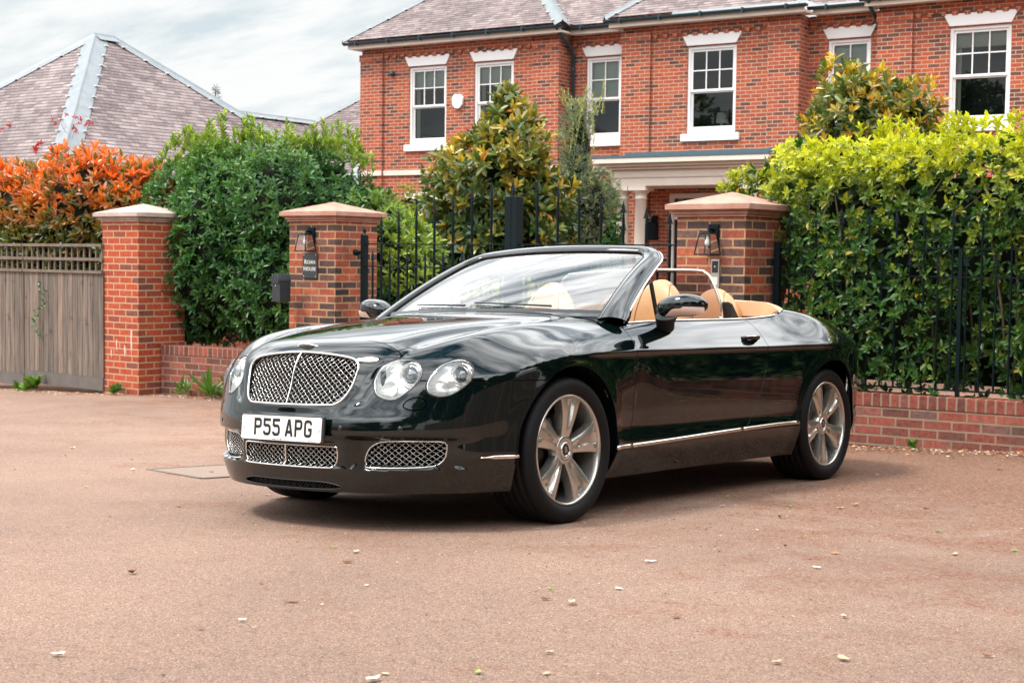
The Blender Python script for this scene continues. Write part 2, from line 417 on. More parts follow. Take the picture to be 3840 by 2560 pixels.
# ------------------------------------------------------------------ car materials
def paint_mat():
    m = bpy.data.materials.new('black_paint'); m.use_nodes = True; t = m.node_tree; t.nodes.clear(); MATS['black_paint'] = m
    o = t.nodes.new('ShaderNodeOutputMaterial'); mx = t.nodes.new('ShaderNodeMixShader')
    df = t.nodes.new('ShaderNodeBsdfDiffuse'); df.inputs[0].default_value = (0.0015, 0.0042, 0.0045, 1)
    gl = t.nodes.new('ShaderNodeBsdfGlossy'); gl.inputs[0].default_value = (1, 1, 1, 1)
    fr = t.nodes.new('ShaderNodeFresnel'); fr.inputs[0].default_value = 1.62
    co = t.nodes.new('ShaderNodeTexCoord')
    dn = ramp(t, noise(t, co.outputs['Object'], 9, 8, .75), [(0.45, (0.004, 0.004, 0.004)), (0.85, (0.04, 0.04, 0.04))]); t.links.new(dn, gl.inputs['Roughness'])
    bb = t.nodes.new('ShaderNodeBump'); bb.inputs['Strength'].default_value = 0.02; bb.inputs['Distance'].default_value = 0.0006
    t.links.new(noise(t, co.outputs['Object'], 320, 2), bb.inputs['Height']); t.links.new(bb.outputs[0], gl.inputs['Normal'])
    t.links.new(fr.outputs[0], mx.inputs[0]); t.links.new(df.outputs[0], mx.inputs[1]); t.links.new(gl.outputs[0], mx.inputs[2]); t.links.new(mx.outputs[0], o.inputs[0])
    return m
PAINT = paint_mat()
CHROME = mat('chrome', (0.78, 0.78, 0.76), rough=0.10, metal=1.0)
SATIN = mat('satin_metal', (0.62, 0.60, 0.57), rough=0.28, metal=1.0)
BLACKP = mat('black_plastic', (0.012, 0.013, 0.014), rough=0.45)
VOID = mat('dark_void', (0.002, 0.002, 0.002), rough=0.9, spec=0.1)
RUBBER = mat('tyre_rubber', (0.006, 0.006, 0.007), rough=0.6, spec=0.22, bump=(60, .15, .002))
LEATHER = mat('tan_leather', (0.56, 0.29, 0.13), rough=0.42, bump=(180, .12, .002), var=(3, .35, (0.50, 0.25, 0.11)))
LEATHER2 = mat('tonneau_leather', (0.62, 0.36, 0.20), rough=0.5, bump=(22, .25, .01))
def glass_mat(name, tint=(1, 1, 1), refl=1.0, ior=1.5):
    if name in MATS: return MATS[name]
    m = bpy.data.materials.new(name); m.use_nodes = True; t = m.node_tree; t.nodes.clear()
    o = t.nodes.new('ShaderNodeOutputMaterial'); mx = t.nodes.new('ShaderNodeMixShader')
    tr = t.nodes.new('ShaderNodeBsdfTransparent'); tr.inputs[0].default_value = (*tint, 1)
    gl = t.nodes.new('ShaderNodeBsdfGlossy'); gl.inputs['Roughness'].default_value = 0.0; gl.inputs[0].default_value = (refl, refl, refl, 1)
    fr = t.nodes.new('ShaderNodeFresnel'); fr.inputs[0].default_value = ior
    t.links.new(fr.outputs[0], mx.inputs[0]); t.links.new(tr.outputs[0], mx.inputs[1]); t.links.new(gl.outputs[0], mx.inputs[2]); t.links.new(mx.outputs[0], o.inputs[0])
    MATS[name] = m; return m
SCREEN = glass_mat('windscreen_glass', (0.55, 0.66, 0.67), 1.0, 1.95)
CLEAR = glass_mat('clear_glass', (0.97, 0.98, 0.98), 1.0, 1.5)
SMOKE = glass_mat('smoked_mesh', (0.50, 0.46, 0.46), .6, 1.35)
# ------------------------------------------------------------------ outlines on the body (y, z)
def smooth_poly(P, n=10):
    P = np.array(P, float); m = len(P); out = []
    for i in range(m):
        p0, p1, p2, p3 = P[i - 1], P[i], P[(i + 1) % m], P[(i + 2) % m]
        for t in np.linspace(0, 1, n, endpoint=False):
            out.append(.5 * ((2 * p1) + (-p0 + p2) * t + (2 * p0 - 5 * p1 + 4 * p2 - p3) * t * t + (-p0 + 3 * p1 - 3 * p2 + p3) * t ** 3))
    return np.array(out)
def sdpoly(u, v, P):
    """signed distance, positive inside"""
    p = np.stack([u, v], 1); d = np.full(len(p), 1e9); ins = np.zeros(len(p), bool); m = len(P)
    for i in range(m):
        a, b = P[i], P[(i + 1) % m]; e = b - a; w = p - a
        t = np.clip((w @ e) / (e @ e + 1e-15), 0, 1); q = w - t[:, None] * e; d = np.minimum(d, (q ** 2).sum(1))
        c = ((a[1] > p[:, 1]) != (b[1] > p[:, 1])); 
        xi = a[0] + (p[:, 1] - a[1]) / (b[1] - a[1] + 1e-15) * e[0]; ins ^= c & (p[:, 0] < xi)
    return np.where(ins, 1, -1) * np.sqrt(d)
half = [(.0, .803), (.14, .798), (.27, .784), (.325, .769), (.350, .742), (.350, .705), (.338, .650), (.312, .598), (.28, .574), (.235, .567), (.0, .565)]
P_GRILLE = smooth_poly(half + [(-a, b) for a, b in half[-2:0:-1]], 6)
hl = [(.0, .382), (.15, .382), (.28, .381), (.297, .372), (.300, .345), (.294, .312), (.278, .292), (.25, .286), (.0, .285)]
P_LOW = smooth_poly(hl + [(-a, b) for a, b in hl[-2:0:-1]], 6)
P_FOG = smooth_poly([(.412, .370), (.440, .393), (.485, .407), (.60, .410), (.70, .409), (.722, .396), (.723, .37), (.716, .338), (.695, .311), (.660, .297), (.56, .292), (.43, .292), (.398, .302), (.394, .330)], 6)
P_SLOT = smooth_poly([(.0, .221), (.20, .221), (.27, .215), (.315, .200), (.25, .189), (0, .186), (-.25, .189), (-.315, .200), (-.27, .215), (-.20, .221)], 6)
P_IN = smooth_poly([(.430, .662), (.431, .698), (.446, .737), (.470, .763), (.499, .776), (.543, .778), (.581, .766), (.610, .745), (.626, .719), (.628, .684), (.609, .652), (.579, .619), (.554, .598), (.525, .592), (.490, .599), (.455, .621)], 6)
P_OUT = smooth_poly([(.656, .665), (.661, .697), (.676, .745), (.701, .768), (.725, .778), (.749, .776), (.777, .758), (.796, .733), (.804, .704), (.801, .678), (.782, .649), (.756, .624), (.734, .613), (.704, .610), (.674, .622), (.660, .64)], 6)
P_WASH = smooth_poly([(.585, .565), (.592, .588), (.615, .604), (.640, .607), (.662, .594), (.668, .572), (.655, .555), (.615, .552)], 6)
def ss_(a, b, x):
    t = np.clip((x - a) / (b - a), 0, 1); return t * t * (3 - 2 * t)
T_yb = table([(.75, .47), (.70, .475), (.5, .56), (.3, .62), (0, .68), (-.3, .735), (-.7, .80)], .02)
T_xdf = table([(.30, -.550), (.6, -.556), (.81, -.566), (.90, -.58), (.98, -.60)], .02)
T_xdr = table([(.30, -1.66), (.344, -1.69), (.38, -1.755), (.51, -1.85), (.70, -1.93), (.83, -1.952), (.92, -1.962), (1.01, -1.905), (1.06, -1.87)], .02)
T_zs2 = table([(0, .330), (-.5, .334), (-1.7, .362), (-2.3, .372), (-2.8, .372)], .02)
def ysn_(z): return .335 + .16 * np.clip((z - .56) / .30, -.2, 1.2)
def xcowl(y): return -.375 - .19 * (y / .77) ** 2
def sd_cockpit(x, y, z):
    a = xcowl(y) - x; b = .800 - y
    q = np.sqrt((np.minimum(x + 2.20, 0) / .86) ** 2 + (y / .800) ** 2); c = (1 - q) * .8
    return np.where(z > .78, np.minimum(np.minimum(a, b), c), -1)
CAR = empty('convertible_car', label='glossy black open-top convertible parked on the drive with tan leather seats', cat='car')
CAR.matrix_world = Matrix([[*CAR_M[0], CAR_T[0]], [*CAR_M[1], CAR_T[1]], [*CAR_M[2], CAR_T[2]], [0, 0, 0, 1]]).to_quaternion().to_matrix().to_4x4()
CAR.location = CAR_T.tolist()
def both(name, VT, m_, **k):
    shell(name, VT, m_, CAR, sides='L', **k); shell(name, VT, m_, CAR, sides='R', **k)
G = body_grid()
G = keep(G, lambda x, y, z: z - .176)
G = keep(G, lambda x, y, z: np.minimum(arch_r(x, z)[0] - .398, arch_r(x, z)[1] - .396))
TON = keep(G, lambda x, y, z: np.minimum(sd_cockpit(x, y, z) - .004, -2.40 - x))
G = keep(G, lambda x, y, z: -sd_cockpit(x, y, z))
# lamp, grille and intake openings
for P, off in ((P_GRILLE, 0), (P_LOW, 0), (P_FOG, 0), (P_SLOT, 0)):
    G = keep(G, lambda x, y, z: np.where(x > .35, -sdpoly(y, z, P), 1))
LENS = {}
for nm, P in (('in', P_IN), ('out', P_OUT)):
    LENS[nm] = keep(G, lambda x, y, z: np.where(x > .3, sdpoly(y, z, P) - .004, -1))
    G = keep(G, lambda x, y, z: np.where(x > .3, -sdpoly(y, z, P), 1))
bump_, G = split(G, lambda x, y, z: np.maximum(np.minimum(.68 - z, x), np.minimum(ysn_(z) + .045 - y, x - .705)))
def bonnet_f(x, y, z): return np.minimum(np.minimum(T_yb(x) - y, np.maximum(x + .445, .70 - y)), np.minimum(z - .60, x + .8))
BON, G = split(G, bonnet_f)
wash, bump_ = split(bump_, lambda x, y, z: np.where(x > .4, sdpoly(y, z, P_WASH), -1))
door_f = lambda x, y, z: np.minimum(np.minimum(T_xdf(z) - x, x - T_xdr(z)), z - T_zs2(x))
DOOR, G = split(G, door_f)
SILL, G = split(G, lambda x, y, z: np.minimum(np.minimum(T_zs2(x) - z, -x), x + 2.6))
WING, REAR = split(G, lambda x, y, z: x + .9)
shell('front_bumper', bump_, PAINT, CAR, sides='B', flange=.022)
shell('bonnet', BON, PAINT, CAR, sides='B', flange=.016)
both('headlamp_washer_cover', wash, PAINT, flange=.008)
both('front_wing', WING, PAINT, flange=.022)
both('door', DOOR, PAINT, flange=.016)
both('sill', SILL, PAINT, flange=.016)
shell('rear_body', REAR, PAINT, CAR, sides='B', flange=.022)
_sd = sd_cockpit(TON[0][:, 0], TON[0][:, 1], TON[0][:, 2])
_tn = Fgrad(TON[0]); _e = np.clip(_sd / .10, 0, 1) ** .5; _f = 1 - ss_(-2.52, -2.42, TON[0][:, 0])
TON = (TON[0] + np.array([0, 0, 1.]) * (-.012 + .040 * _e + .004 * np.sin(TON[0][:, 0] * 31) * np.sin(TON[0][:, 1] * 9 + 1) * _e)[:, None], TON[1])
def vnormals(V, T):
    n = np.zeros_like(V); f = np.cross(V[T[:, 1]] - V[T[:, 0]], V[T[:, 2]] - V[T[:, 0]])
    for i in range(3): np.add.at(n, T[:, i], f)
    n /= np.linalg.norm(n, axis=1, keepdims=True) + 1e-12; return n * np.sign(n[:, 2:3] + 1e-9)
shell('hood_cover', TON, LEATHER2, CAR, sides='B', flange=.09, nrm=vnormals(*TON))
# dark structure inside so that gaps and openings read black
ib = MB()
ib.box(-3.5, -2.4, -.70, .70, .25, .86); ib.box(-2.4, -.5, -.80, .80, .24, .50); ib.box(.42, .60, -.60, .60, .25, .78); ib.box(-.5, .42, -.60, .60, .24, .84)
ib.box(.60, .78, -.45, .45, .22, .72)
ib.build('dark_infill', VOID, CAR)
# ------------------------------------------------------------------ grilles
def gridx(P, pad, ymin=None):
    y0, z0 = P.min(0) - pad; y1, z1 = P.max(0) + pad
    ys = np.linspace(y0, y1, 60); zs = np.linspace(z0, z1, 24); Y, Z = np.meshgrid(ys, zs, indexing='ij')
    X = surf_x(np.abs(Y).ravel(), Z.ravel())[:, 0].reshape(Y.shape)
    def f(y, z):
        i = np.clip((np.asarray(y) - y0) / (y1 - y0) * 59, 0, 58.999); j = np.clip((np.asarray(z) - z0) / (z1 - z0) * 23, 0, 22.999)
        a, b = i.astype(int), j.astype(int); fa, fb = i - a, j - b
        return X[a, b] * (1 - fa) * (1 - fb) + X[a + 1, b] * fa * (1 - fb) + X[a, b + 1] * (1 - fa) * fb + X[a + 1, b + 1] * fa * fb
    return f
def grille(name, P, depth, cw, ch, wr, bar=False, frame=.006, mirror=False, matw=None, matf=None):
    gx = gridx(P, .03)
    for sg in ((1, -1) if mirror else (1,)):
        m = MB(); Q = P
        (ya, za), (yb_, zb_) = P.min(0), P.max(0)
        for fam in (1, -1):
            k0 = int((ya / cw - max(abs(za), abs(zb_)) / ch)) - 2; k1 = int(yb_ / cw + zb_ / ch) + 2
            for k in range(k0 - 40, k1 + 40):
                # y/cw + fam*z/ch = k
                zz_ = np.arange(za - .01, zb_ + .01, ch / 8); yy_ = (k - fam * zz_ / ch) * cw
                ok = sdpoly(yy_, zz_, Q) > -.002
                if ok.sum() < 3: continue
                ph = np.pi * (zz_ / ch * 2) + (0 if fam > 0 else np.pi) + np.pi * k
                xx = gx(yy_, zz_) - depth + .0020 * np.cos(ph)
                seg = []
                for i in range(len(zz_)):
                    if ok[i]: seg.append((xx[i], sg * (yy_[i] + .0009 * np.sin(ph[i])), zz_[i]))
                    if (not ok[i] or i == len(zz_) - 1) and seg:
                        if len(seg) > 2: m.tube(seg, wr, 5, caps=False)
                        seg = []
        g = m.build(name, matw or SATIN, CAR)
        f = MB(); pts = [(float(gx(p[0], p[1])) - .001, sg * p[0], p[1]) for p in P]
        f.tube(pts, frame, 8, closed=True, up=(1, 0, 0)); 
        ins = [(float(gx(p[0], p[1])) - depth - .004, sg * p[0] * .994, p[1]) for p in P]
        n = len(pts); f.add(pts + ins, [(i, (i + 1) % n, n + (i + 1) % n, n + i) for i in range(n)], True)
        if bar:
            zs = np.linspace(za, zb_, 14); f.tube([(float(gx(0., z)) - .004, 0, z) for z in zs], .0035, 6, up=(0, 1, 0), ry=.007)
        f.build('chrome_frame', matf or CHROME, g)
        b = MB(); c = [(float(gx(p[0], p[1])) - depth - .045, sg * p[0], p[1]) for p in P]
        b.add(ins + c, [(i, (i + 1) % n, n + (i + 1) % n, n + i) for i in range(n)], True)
        b.add(c, [tuple(range(n))])
        b.build('grille_backing', VOID, g)
WIREM = mat('grille_wire', (0.52, 0.51, 0.49), rough=0.16, metal=1.0)
grille('front_grille', P_GRILLE, .018, .0300, .0245, .0015, True, .0055, matw=WIREM)
grille('lower_grille', P_LOW, .010, .0300, .0245, .0014, True, .0036, matw=WIREM)
grille('side_grille', P_FOG, .010, .0290, .0245, .0015, False, .0038, mirror=True, matw=WIREM)
grille('lower_intake', P_SLOT, .022, .020, .020, .0018, False, .0022, matw=BLACKP, matf=BLACKP)
# ------------------------------------------------------------------ headlamps
REFL = mat('lamp_reflector', (0.93, 0.93, 0.92), rough=0.16, metal=0.8)
FROST = mat('lamp_bowl', (0.86, 0.87, 0.86), rough=0.28, metal=0.45, bump=(30, .1, .002))
LGL = glass_mat('lamp_glass', (0.99, 1.0, 1.0), 1.0, 1.5)
PROJ = mat('projector_lens', (0.16, 0.18, 0.19), rough=0.05, spec=1.0, coat=1.0, metal=.6)
def headlamp(nm, P, cen, rad, sg):
    root = None
    V, T = LENS[nm]; Nn = Fgrad(V)
    sd = sdpoly(V[:, 1], V[:, 2], P)
    V = V + Nn * (.010 * np.clip(sd / .05, 0, 1) ** .7)[:, None]
    s3 = np.array([1, sg, 1])
    lens = meshobj('headlamp', V * s3, T if sg > 0 else T[:, ::-1], LGL, CAR, smooth=True)
    gx = gridx(P, .02); n = len(P); c = P.mean(0)
    m = MB(); rings = []
    for q, (sc, dp) in enumerate(((1.0, .002), (.985, .012), (.93, .030), (.84, .050), (.70, .068), (.5, .082), (.2, .092))):
        rings += [(float(gx(p[0], p[1])) - dp, sg * (c[0] + (p[0] - c[0]) * sc), c[1] + (p[1] - c[1]) * sc) for p in P]
    f = []
    for r in range(6):
        for i in range(n): f.append((r * n + i, r * n + (i + 1) % n, (r + 1) * n + (i + 1) % n, (r + 1) * n + i))
    f.append(tuple(range(6 * n, 7 * n)))
    m.add(rings, f, True); m.build('lamp_bowl', FROST, lens)
    e = MB(); e.tube([(float(gx(p[0], p[1])) - .001, sg * p[0], p[1]) for p in P], .0030, 6, closed=True, up=(1, 0, 0)); e.build('lamp_bezel', BLACKP, lens)
    e = MB(); e.tube([(float(gx(p[0], p[1])) - .006, sg * (c[0] + (p[0] - c[0]) * .94), c[1] + (p[1] - c[1]) * .94) for p in P], .0034, 6, closed=True, up=(1, 0, 0)); e.build('lamp_rim', CHROME, lens)
    # projector: axis points forward and slightly outward
    x0 = float(gx(cen[0], cen[1])); ax = Vector((.95, .22 * sg, .03)).normalized(); q = ax.to_track_quat('Z', 'Y').to_matrix()
    def place(mb, name, mt, off):
        mb.V = [tuple(q @ Vector(v) + Vector((x0 + off, sg * cen[0], cen[1]))) for v in mb.V]; return mb.build(name, mt, lens)
    a = MB(); a.lathe([(rad * 1.62, -.075), (rad * 1.58, -.03), (rad * 1.50, -.028), (rad * 1.42, -.045), (rad * 1.26, -.052), (rad * 1.20, -.026), (rad * 1.12, -.022), (rad * 1.06, -.034)], 40); place(a, 'projector_ring', REFL, .0)
    a = MB(); a.lathe([(rad * 1.05, -.05), (rad * 1.04, -.030), (rad * .9, -.019), (rad * .6, -.010), (rad * .3, -.006), (0.0005, -.005)], 40); place(a, 'projector_lens', PROJ, .0)
    # small parabolic side light in the low inner corner
    a = MB(); cc = (c[0] - .035, c[1] - .045)
    a.lathe([(.036, 0), (.033, -.012), (.024, -.026), (.010, -.034), (.0005, -.036)], 28)
    x1 = float(gx(cc[0], cc[1]))
    a.V = [tuple(q @ Vector(v) + Vector((x1 - .034, sg * cc[0], cc[1]))) for v in a.V]; a.build('side_light', FROST, lens)
for sg in (1, -1):
    headlamp('in', P_IN, (.573, .705), .036, sg)
    headlamp('out', P_OUT, (.757, .707), .033, sg)
# ------------------------------------------------------------------ number plate, badge, trim, sensors
PLW = mat('plate_white', (0.74, 0.74, 0.71), rough=0.25, coat=.6)
PLK = mat('plate_ink', (0.006, 0.006, 0.007), rough=0.4)
def stroke(mb, pts, w, y0, closed=False):
    """ribbon of width w along a 2d polyline (u,v) in plane x=y0; u to -y"""
    pts = [np.array(p, float) for p in pts]; n = len(pts); L = []; R = []
    for i in range(n):
        a = pts[i] - pts[i - 1] if (i > 0 or closed) else pts[1] - pts[0]
        b = pts[(i + 1) % n] - pts[i] if (i < n - 1 or closed) else pts[-1] - pts[-2]
        a = a / np.linalg.norm(a); b = b / np.linalg.norm(b); t = a + b; t /= np.linalg.norm(t); nn = np.array([-t[1], t[0]])
        k = w / 2 / max(.4, abs(nn @ np.array([-a[1], a[0]]))); L.append(pts[i] + nn * k); R.append(pts[i] - nn * k)
    v = [(y0, p[0], p[1]) for p in L] + [(y0, p[0], p[1]) for p in R]
    m = n if closed else n - 1
    mb.add(v, [(i, (i + 1) % n, n + (i + 1) % n, n + i) for i in range(m)])
def arcp(cx, cy, rx, ry, a0, a1, n=7): return [(cx + rx * math.cos(math.radians(a)), cy + ry * math.sin(math.radians(a))) for a in np.linspace(a0, a1, n)]
H, Wc, st = .079, .050, .0135; h = st / 2
def L_P(): return [[(h, 0), (h, H)], [(h, H - h)] + arcp(Wc - h - .010, H - h - .010, .010, .010, 90, 0) + arcp(Wc - h - .010, H / 2 - .001 + .010, .010, .010, 0, -90) + [(h, H / 2 - .001)]]
def L_5(): return [[(Wc - .002, H - h), (h, H - h)], [(h, H), (h, H * .56)], [(h, H * .56 )] + [(.012, H * .585)] + arcp(Wc - h - .013, H * .585 - .013, .013, .013, 90, 0) + arcp(Wc - h - .013, h + .013, .013, .013, 0, -90) + arcp(h + .010, h + .010, .010, .010, -90, -180) + [(h, .020)]]
def L_A(): return [[(h * .8, 0), (Wc / 2 - .001, H)], [(Wc - h * .8, 0), (Wc / 2 + .001, H)], [(.011, H * .26), (Wc - .011, H * .26)]]
def L_G(): return [[(Wc - h, H - .022)] + arcp(Wc - h - .012, H - h - .012, .012, .012, 0, 90) + arcp(h + .012, H - h - .012, .012, .012, 90, 180) + arcp(h + .012, h + .012, .012, .012, 180, 270) + arcp(Wc - h - .012, h + .012, .012, .012, 270, 360) + [(Wc - h, H * .45)], [(Wc, H * .45 - 0), (Wc / 2 + .001, H * .45)]]
PX, PZ, TL = .9725, .4555, .03
plate = MB()
pp = []
for cxp, czp, a0 in ((.252, .0475, 0), (-.252, .0475, 90), (-.252, -.0475, 180), (.252, -.0475, 270)): pp += arcp(cxp, czp, .008, .008, a0, a0 + 90, 5)
plate.prism(pp, 0, 0, .004)
def plx(o): o.location = (PX, 0, PZ); o.rotation_euler = (0, -.075, 0); return o
po = plx(plate.build('number_plate', PLW, CAR))
txt = MB(); u = -.163 - .012
for chf, gap in ((L_P, .011), (L_5, .011), (L_5, .033), (L_A, .011), (L_P, .011), (L_G, 0)):
    for k, s_ in enumerate(chf()):
        stroke(txt, [(a + u, b - H / 2 + .004) for a, b in s_], st, .0050 + .0002 * k)
    u += Wc + gap
txt.build('registration_letters', PLK, po)
def textmesh(s, size, extr=.0005, name='lettering', mt=None, parent=None, loc=(0, 0, 0), rot=(0, 0, 0), align='CENTER', bold=0.0, sx=1.0):
    cu = bpy.data.curves.new(name, 'FONT'); cu.body = s; cu.size = size; cu.extrude = extr; cu.align_x = align; cu.align_y = 'CENTER'; cu.offset = bold; cu.resolution_u = 4
    o = bpy.data.objects.new('tmp', cu); COL.objects.link(o); dg = bpy.context.evaluated_depsgraph_get(); dg.update()
    me = bpy.data.meshes.new_from_object(o.evaluated_get(dg)); bpy.data.objects.remove(o); me.name = name
    if mt: me.materials.append(mt)
    r = bpy.data.objects.new(name, me); COL.objects.link(r); r.location = loc; r.rotation_euler = rot; r.scale = (sx, 1, 1)
    if parent: r.parent = parent
    return r
textmesh('the-ppc  SA13 9BH', .0085, .0002, 'small_print', PLK, po, (.0045, -.02, -.050), (math.pi / 2, 0, math.pi / 2))
textmesh('AN ROS BS AU 145d', .0055, .0002, 'small_print', PLK, po, (.0045, .205, -.0505), (math.pi / 2, 0, math.pi / 2))
for yy_ in (-.245, .245):
    sc = MB(); sc.lathe([(.0065, .004), (.0063, .0065), (.004, .0075), (.0003, .008)], 14, axis='x', c=(0, yy_, 0)); sc.build('plate_screw', PLW, po)
bk = MB(); bk.box(-.012, -.0005, -.268, .272, -.060, .062); bevel(bk.build('plate_backing', BLACKP, po), .004)
# winged badge on the nose
bx, bz = surf_z([.80], [0])[0][[0, 2]]
nb = Fgrad(np.array([[bx, 0, bz]]))[0]; wq = Matrix.Rotation(math.atan2(nb[0], nb[2]), 3, 'Y')
bd = MB()
wing = [(.0, .020), (.014, .019), (.030, .024), (.060, .030), (.100, .028), (.085, .018), (.075, .010), (.060, .004), (.045, -.006), (.030, -.014), (.016, -.018), (0, -.020)]
wpoly = [(a, b) for a, b in wing] + [(-a, b) for a, b in wing[-2:0:-1]]
bd.prism([(b * .9, a * .92) for a, b in wpoly], 2, .001, .006)
bo = bd.build('winged_badge', mat('badge_silver', (.85, .85, .84), rough=.32, metal=.55), CAR); bo.location = (.815, 0, surf_z([.815], [0])[0][2] + .006); bo.rotation_euler = (0, math.atan2(nb[0], nb[2]) * .9, math.pi); bevel(bo, .0015, 2)
ov = MB(); ov.lathe([(.0165, .006), (.0160, .0085), (.0135, .0085), (.0130, .0065), (.0005, .0065)], 24); ovo = ov.build('badge_roundel', [BLACKP], bo); ovo.scale = (.85, 1, 1)
textmesh('B', .022, .001, 'badge_letter', CHROME, bo, (0, 0, .0078), (0, 0, math.pi / 2), bold=.0006)
# parking sensors and chrome strips
def ring_at(y, z, r, name, sg):
    p = surf_x([y], [z])[0]; n_ = Vector(Fgrad(p[None])[0] * [1, sg, 1]); q = n_.to_track_quat('Z', 'Y').to_matrix(); a = MB()
    a.lathe([(r, -.002), (r, .0012), (r * .86, .0012), (r * .84, -.0005), (r * .8, .001), (.0003, .0016)], 20)
    a.V = [tuple(q @ Vector(v) + Vector((p[0], sg * p[1], p[2]))) for v in a.V]; a.build(name, BLACKP, CAR)
for sg in (1, -1):
    ring_at(.325, .468, .0115, 'parking_sensor', sg); ring_at(.585, .470, .0115, 'parking_sensor', sg)
def strip(name, xs, zs, hh, out_, sg, taper=True, parent=None, mt=None):
    p = surf_y(np.array(xs), np.array(zs)); n = len(xs); m = MB(); V = []
    for i in range(n):
        k = min(1, (i / 3.0) if taper else 1); k = max(k, .25); hgt = hh * k
        y = p[i, 1]; z = p[i, 2]
        for dz, dy in ((-1, -.004), (-.95, out_ * .5), (-.4, out_), (.4, out_), (.95, out_ * .5), (1, -.004)): V.append((xs[i], sg * (y + dy), z + dz * hgt))
    f = []
    for i in range(n - 1):
        for k in range(5):
            q = (i * 6 + k, (i + 1) * 6 + k, (i + 1) * 6 + k + 1, i * 6 + k + 1); f.append(q if sg > 0 else q[::-1])
    f.append(tuple(range(6))); f.append(tuple((n - 1) * 6 + k for k in range(5, -1, -1)))
    m.add(V, f, True); return m.build(name, mt or mat('trim_chrome', (0.80, 0.72, 0.66), rough=.22, metal=1.0), parent or CAR)
for sg in (1, -1):
    a = np.linspace(.555, .392, 10); strip('bumper_strip', a, .338 + 0 * a, .0085, .006, sg)
    a = np.linspace(-.385, -.548, 6); strip('side_strip', a, T_zs2(a), .0105, .007, sg, False)
    a = np.linspace(-.556, -1.69, 30); strip('side_strip', a, T_zs2(a), .0105, .008, sg, False)
    a = np.linspace(-1.70, -2.338, 20); strip('side_strip', a, T_zs2(a), .0105, .007, sg, False)
    # chrome line along the door top and rear deck
    a = np.linspace(-.60, -2.30, 60); zt = np.array([surf_z([q], [.801])[0][2] for q in a])
    m = MB(); m.tube([(q, sg * .801, z + .003) for q, z in zip(a, zt)], .0055, 6, up=(0, 0, 1)); m.build('waist_trim', CHROME, CAR)
    # door handle
    hx = np.linspace(-1.72, -1.895, 15); hp = surf_y(hx, .874 + 0 * hx); m = MB()
    m.tube([(x_, sg * (p_[1] + .030 * math.sin(math.pi * min(max((i + .0) / 14, 0), 1)) ** .5 - .004), .874 + .004 * math.sin(math.pi * i / 14)) for i, (x_, p_) in enumerate(zip(hx, hp))], [.010 + .004 * math.sin(math.pi * i / 14) for i in range(15)], 10, up=(0, 0, 1)); 
    ho = m.build('door_handle', PAINT, CAR)
    m = MB(); cu = surf_y([-1.805], [.868])[0]
    cn = Vector(Fgrad(cu[None])[0] * [1, sg, 1]); q = cn.to_track_quat('Z', 'X').to_matrix()
    m.lathe([(.040, -.006), (.038, .0015), (.030, -.002), (.015, -.012), (.0003, -.014)], 28); m.V = [tuple(q @ Vector((v[0] * .8, v[1] * 1.25, v[2])) + Vector((cu[0], sg * cu[1], cu[2] - .006))) for v in m.V]
    m.build('handle_cup', VOID, ho)
    m = MB(); m.tube([(x_, sg * (p_[1] + .030 * math.sin(math.pi * i / 14) ** .5 + .006), .881 + .004 * math.sin(math.pi * i / 14)) for i, (x_, p_) in enumerate(zip(hx, hp))][1:-1], .0035, 6, up=(0, 0, 1)); m.build('handle_trim', CHROME, ho)
# ------------------------------------------------------------------ windscreen and frame
def ws_point(s_, t_, h=0.0):
    def raw(s_, t_):
        B = np.stack([-.385 - .20 * s_ * s_, .765 * s_, 1.022 - .016 * s_ * s_], -1)
        Tp = np.stack([-1.16 - .085 * s_ * s_, .625 * s_, 1.372 - .022 * s_ * s_], -1)
        P = B + (Tp - B) * t_[..., None]
        P[..., 2] += .016 * 4 * t_ * (1 - t_); P[..., 0] += .010 * 4 * t_ * (1 - t_)
        return P
    s_ = np.asarray(s_, float); t_ = np.asarray(t_, float); P = raw(s_, t_); e = 1e-3
    n = np.cross(raw(s_, t_ + e) - P, raw(s_ + e, t_) - P); n /= np.linalg.norm(n, axis=-1, keepdims=True)
    n = n * np.sign(n[..., 2:3]); return P + n * np.asarray(h)[..., None]
def ws_loop(se, te, rs, rt, t0=-.10, nside=26, nc=16, ntop=40):
    L = [(se, t) for t in np.linspace(t0, te - rt, nside)]
    L += [(se - rs + rs * math.cos(a), te - rt + rt * math.sin(a)) for a in np.linspace(0, math.pi / 2, nc)[1:]]
    L += [(s_, te) for s_ in np.linspace(se - rs, -(se - rs), ntop)[1:]]
    L += [(-(se - rs + rs * math.cos(a)), te - rt + rt * math.sin(a)) for a in np.linspace(math.pi / 2, 0, nc)[1:]]
    L += [(-se, t) for t in np.linspace(te - rt, t0, nside)[1:]]
    return np.array(L)
Lin = ws_loop(.955, .965, .115, .16); Lout = ws_loop(1.105, 1.075, .215, .27)
K = [(-.02, -.012), (0.0, .004), (.06, .010), (.25, .017), (.50, .019), (.75, .013), (.92, .0), (1.0, -.018), (.94, -.034), (.60, -.040), (.2, -.030), (-.02, -.012)]
m = MB(); nL = len(Lin); V = []
flare = np.exp(-np.maximum(Lin[:, 1] + .02, 0) / .10)
for q, hh in K:
    P = Lin + (Lout - Lin) * q; V.append(ws_point(P[:, 0] + np.sign(P[:, 0]) * flare * .02 * q, P[:, 1], np.full(nL, hh)))
V = np.stack(V, 1).reshape(-1, 3); nk = len(K); f = []
for i in range(nL - 1):
    for k in range(nk - 1): f.append((i * nk + k, i * nk + k + 1, (i + 1) * nk + k + 1, (i + 1) * nk + k))
m.add(V, f, True); wf = m.build('windscreen_frame', PAINT, CAR)
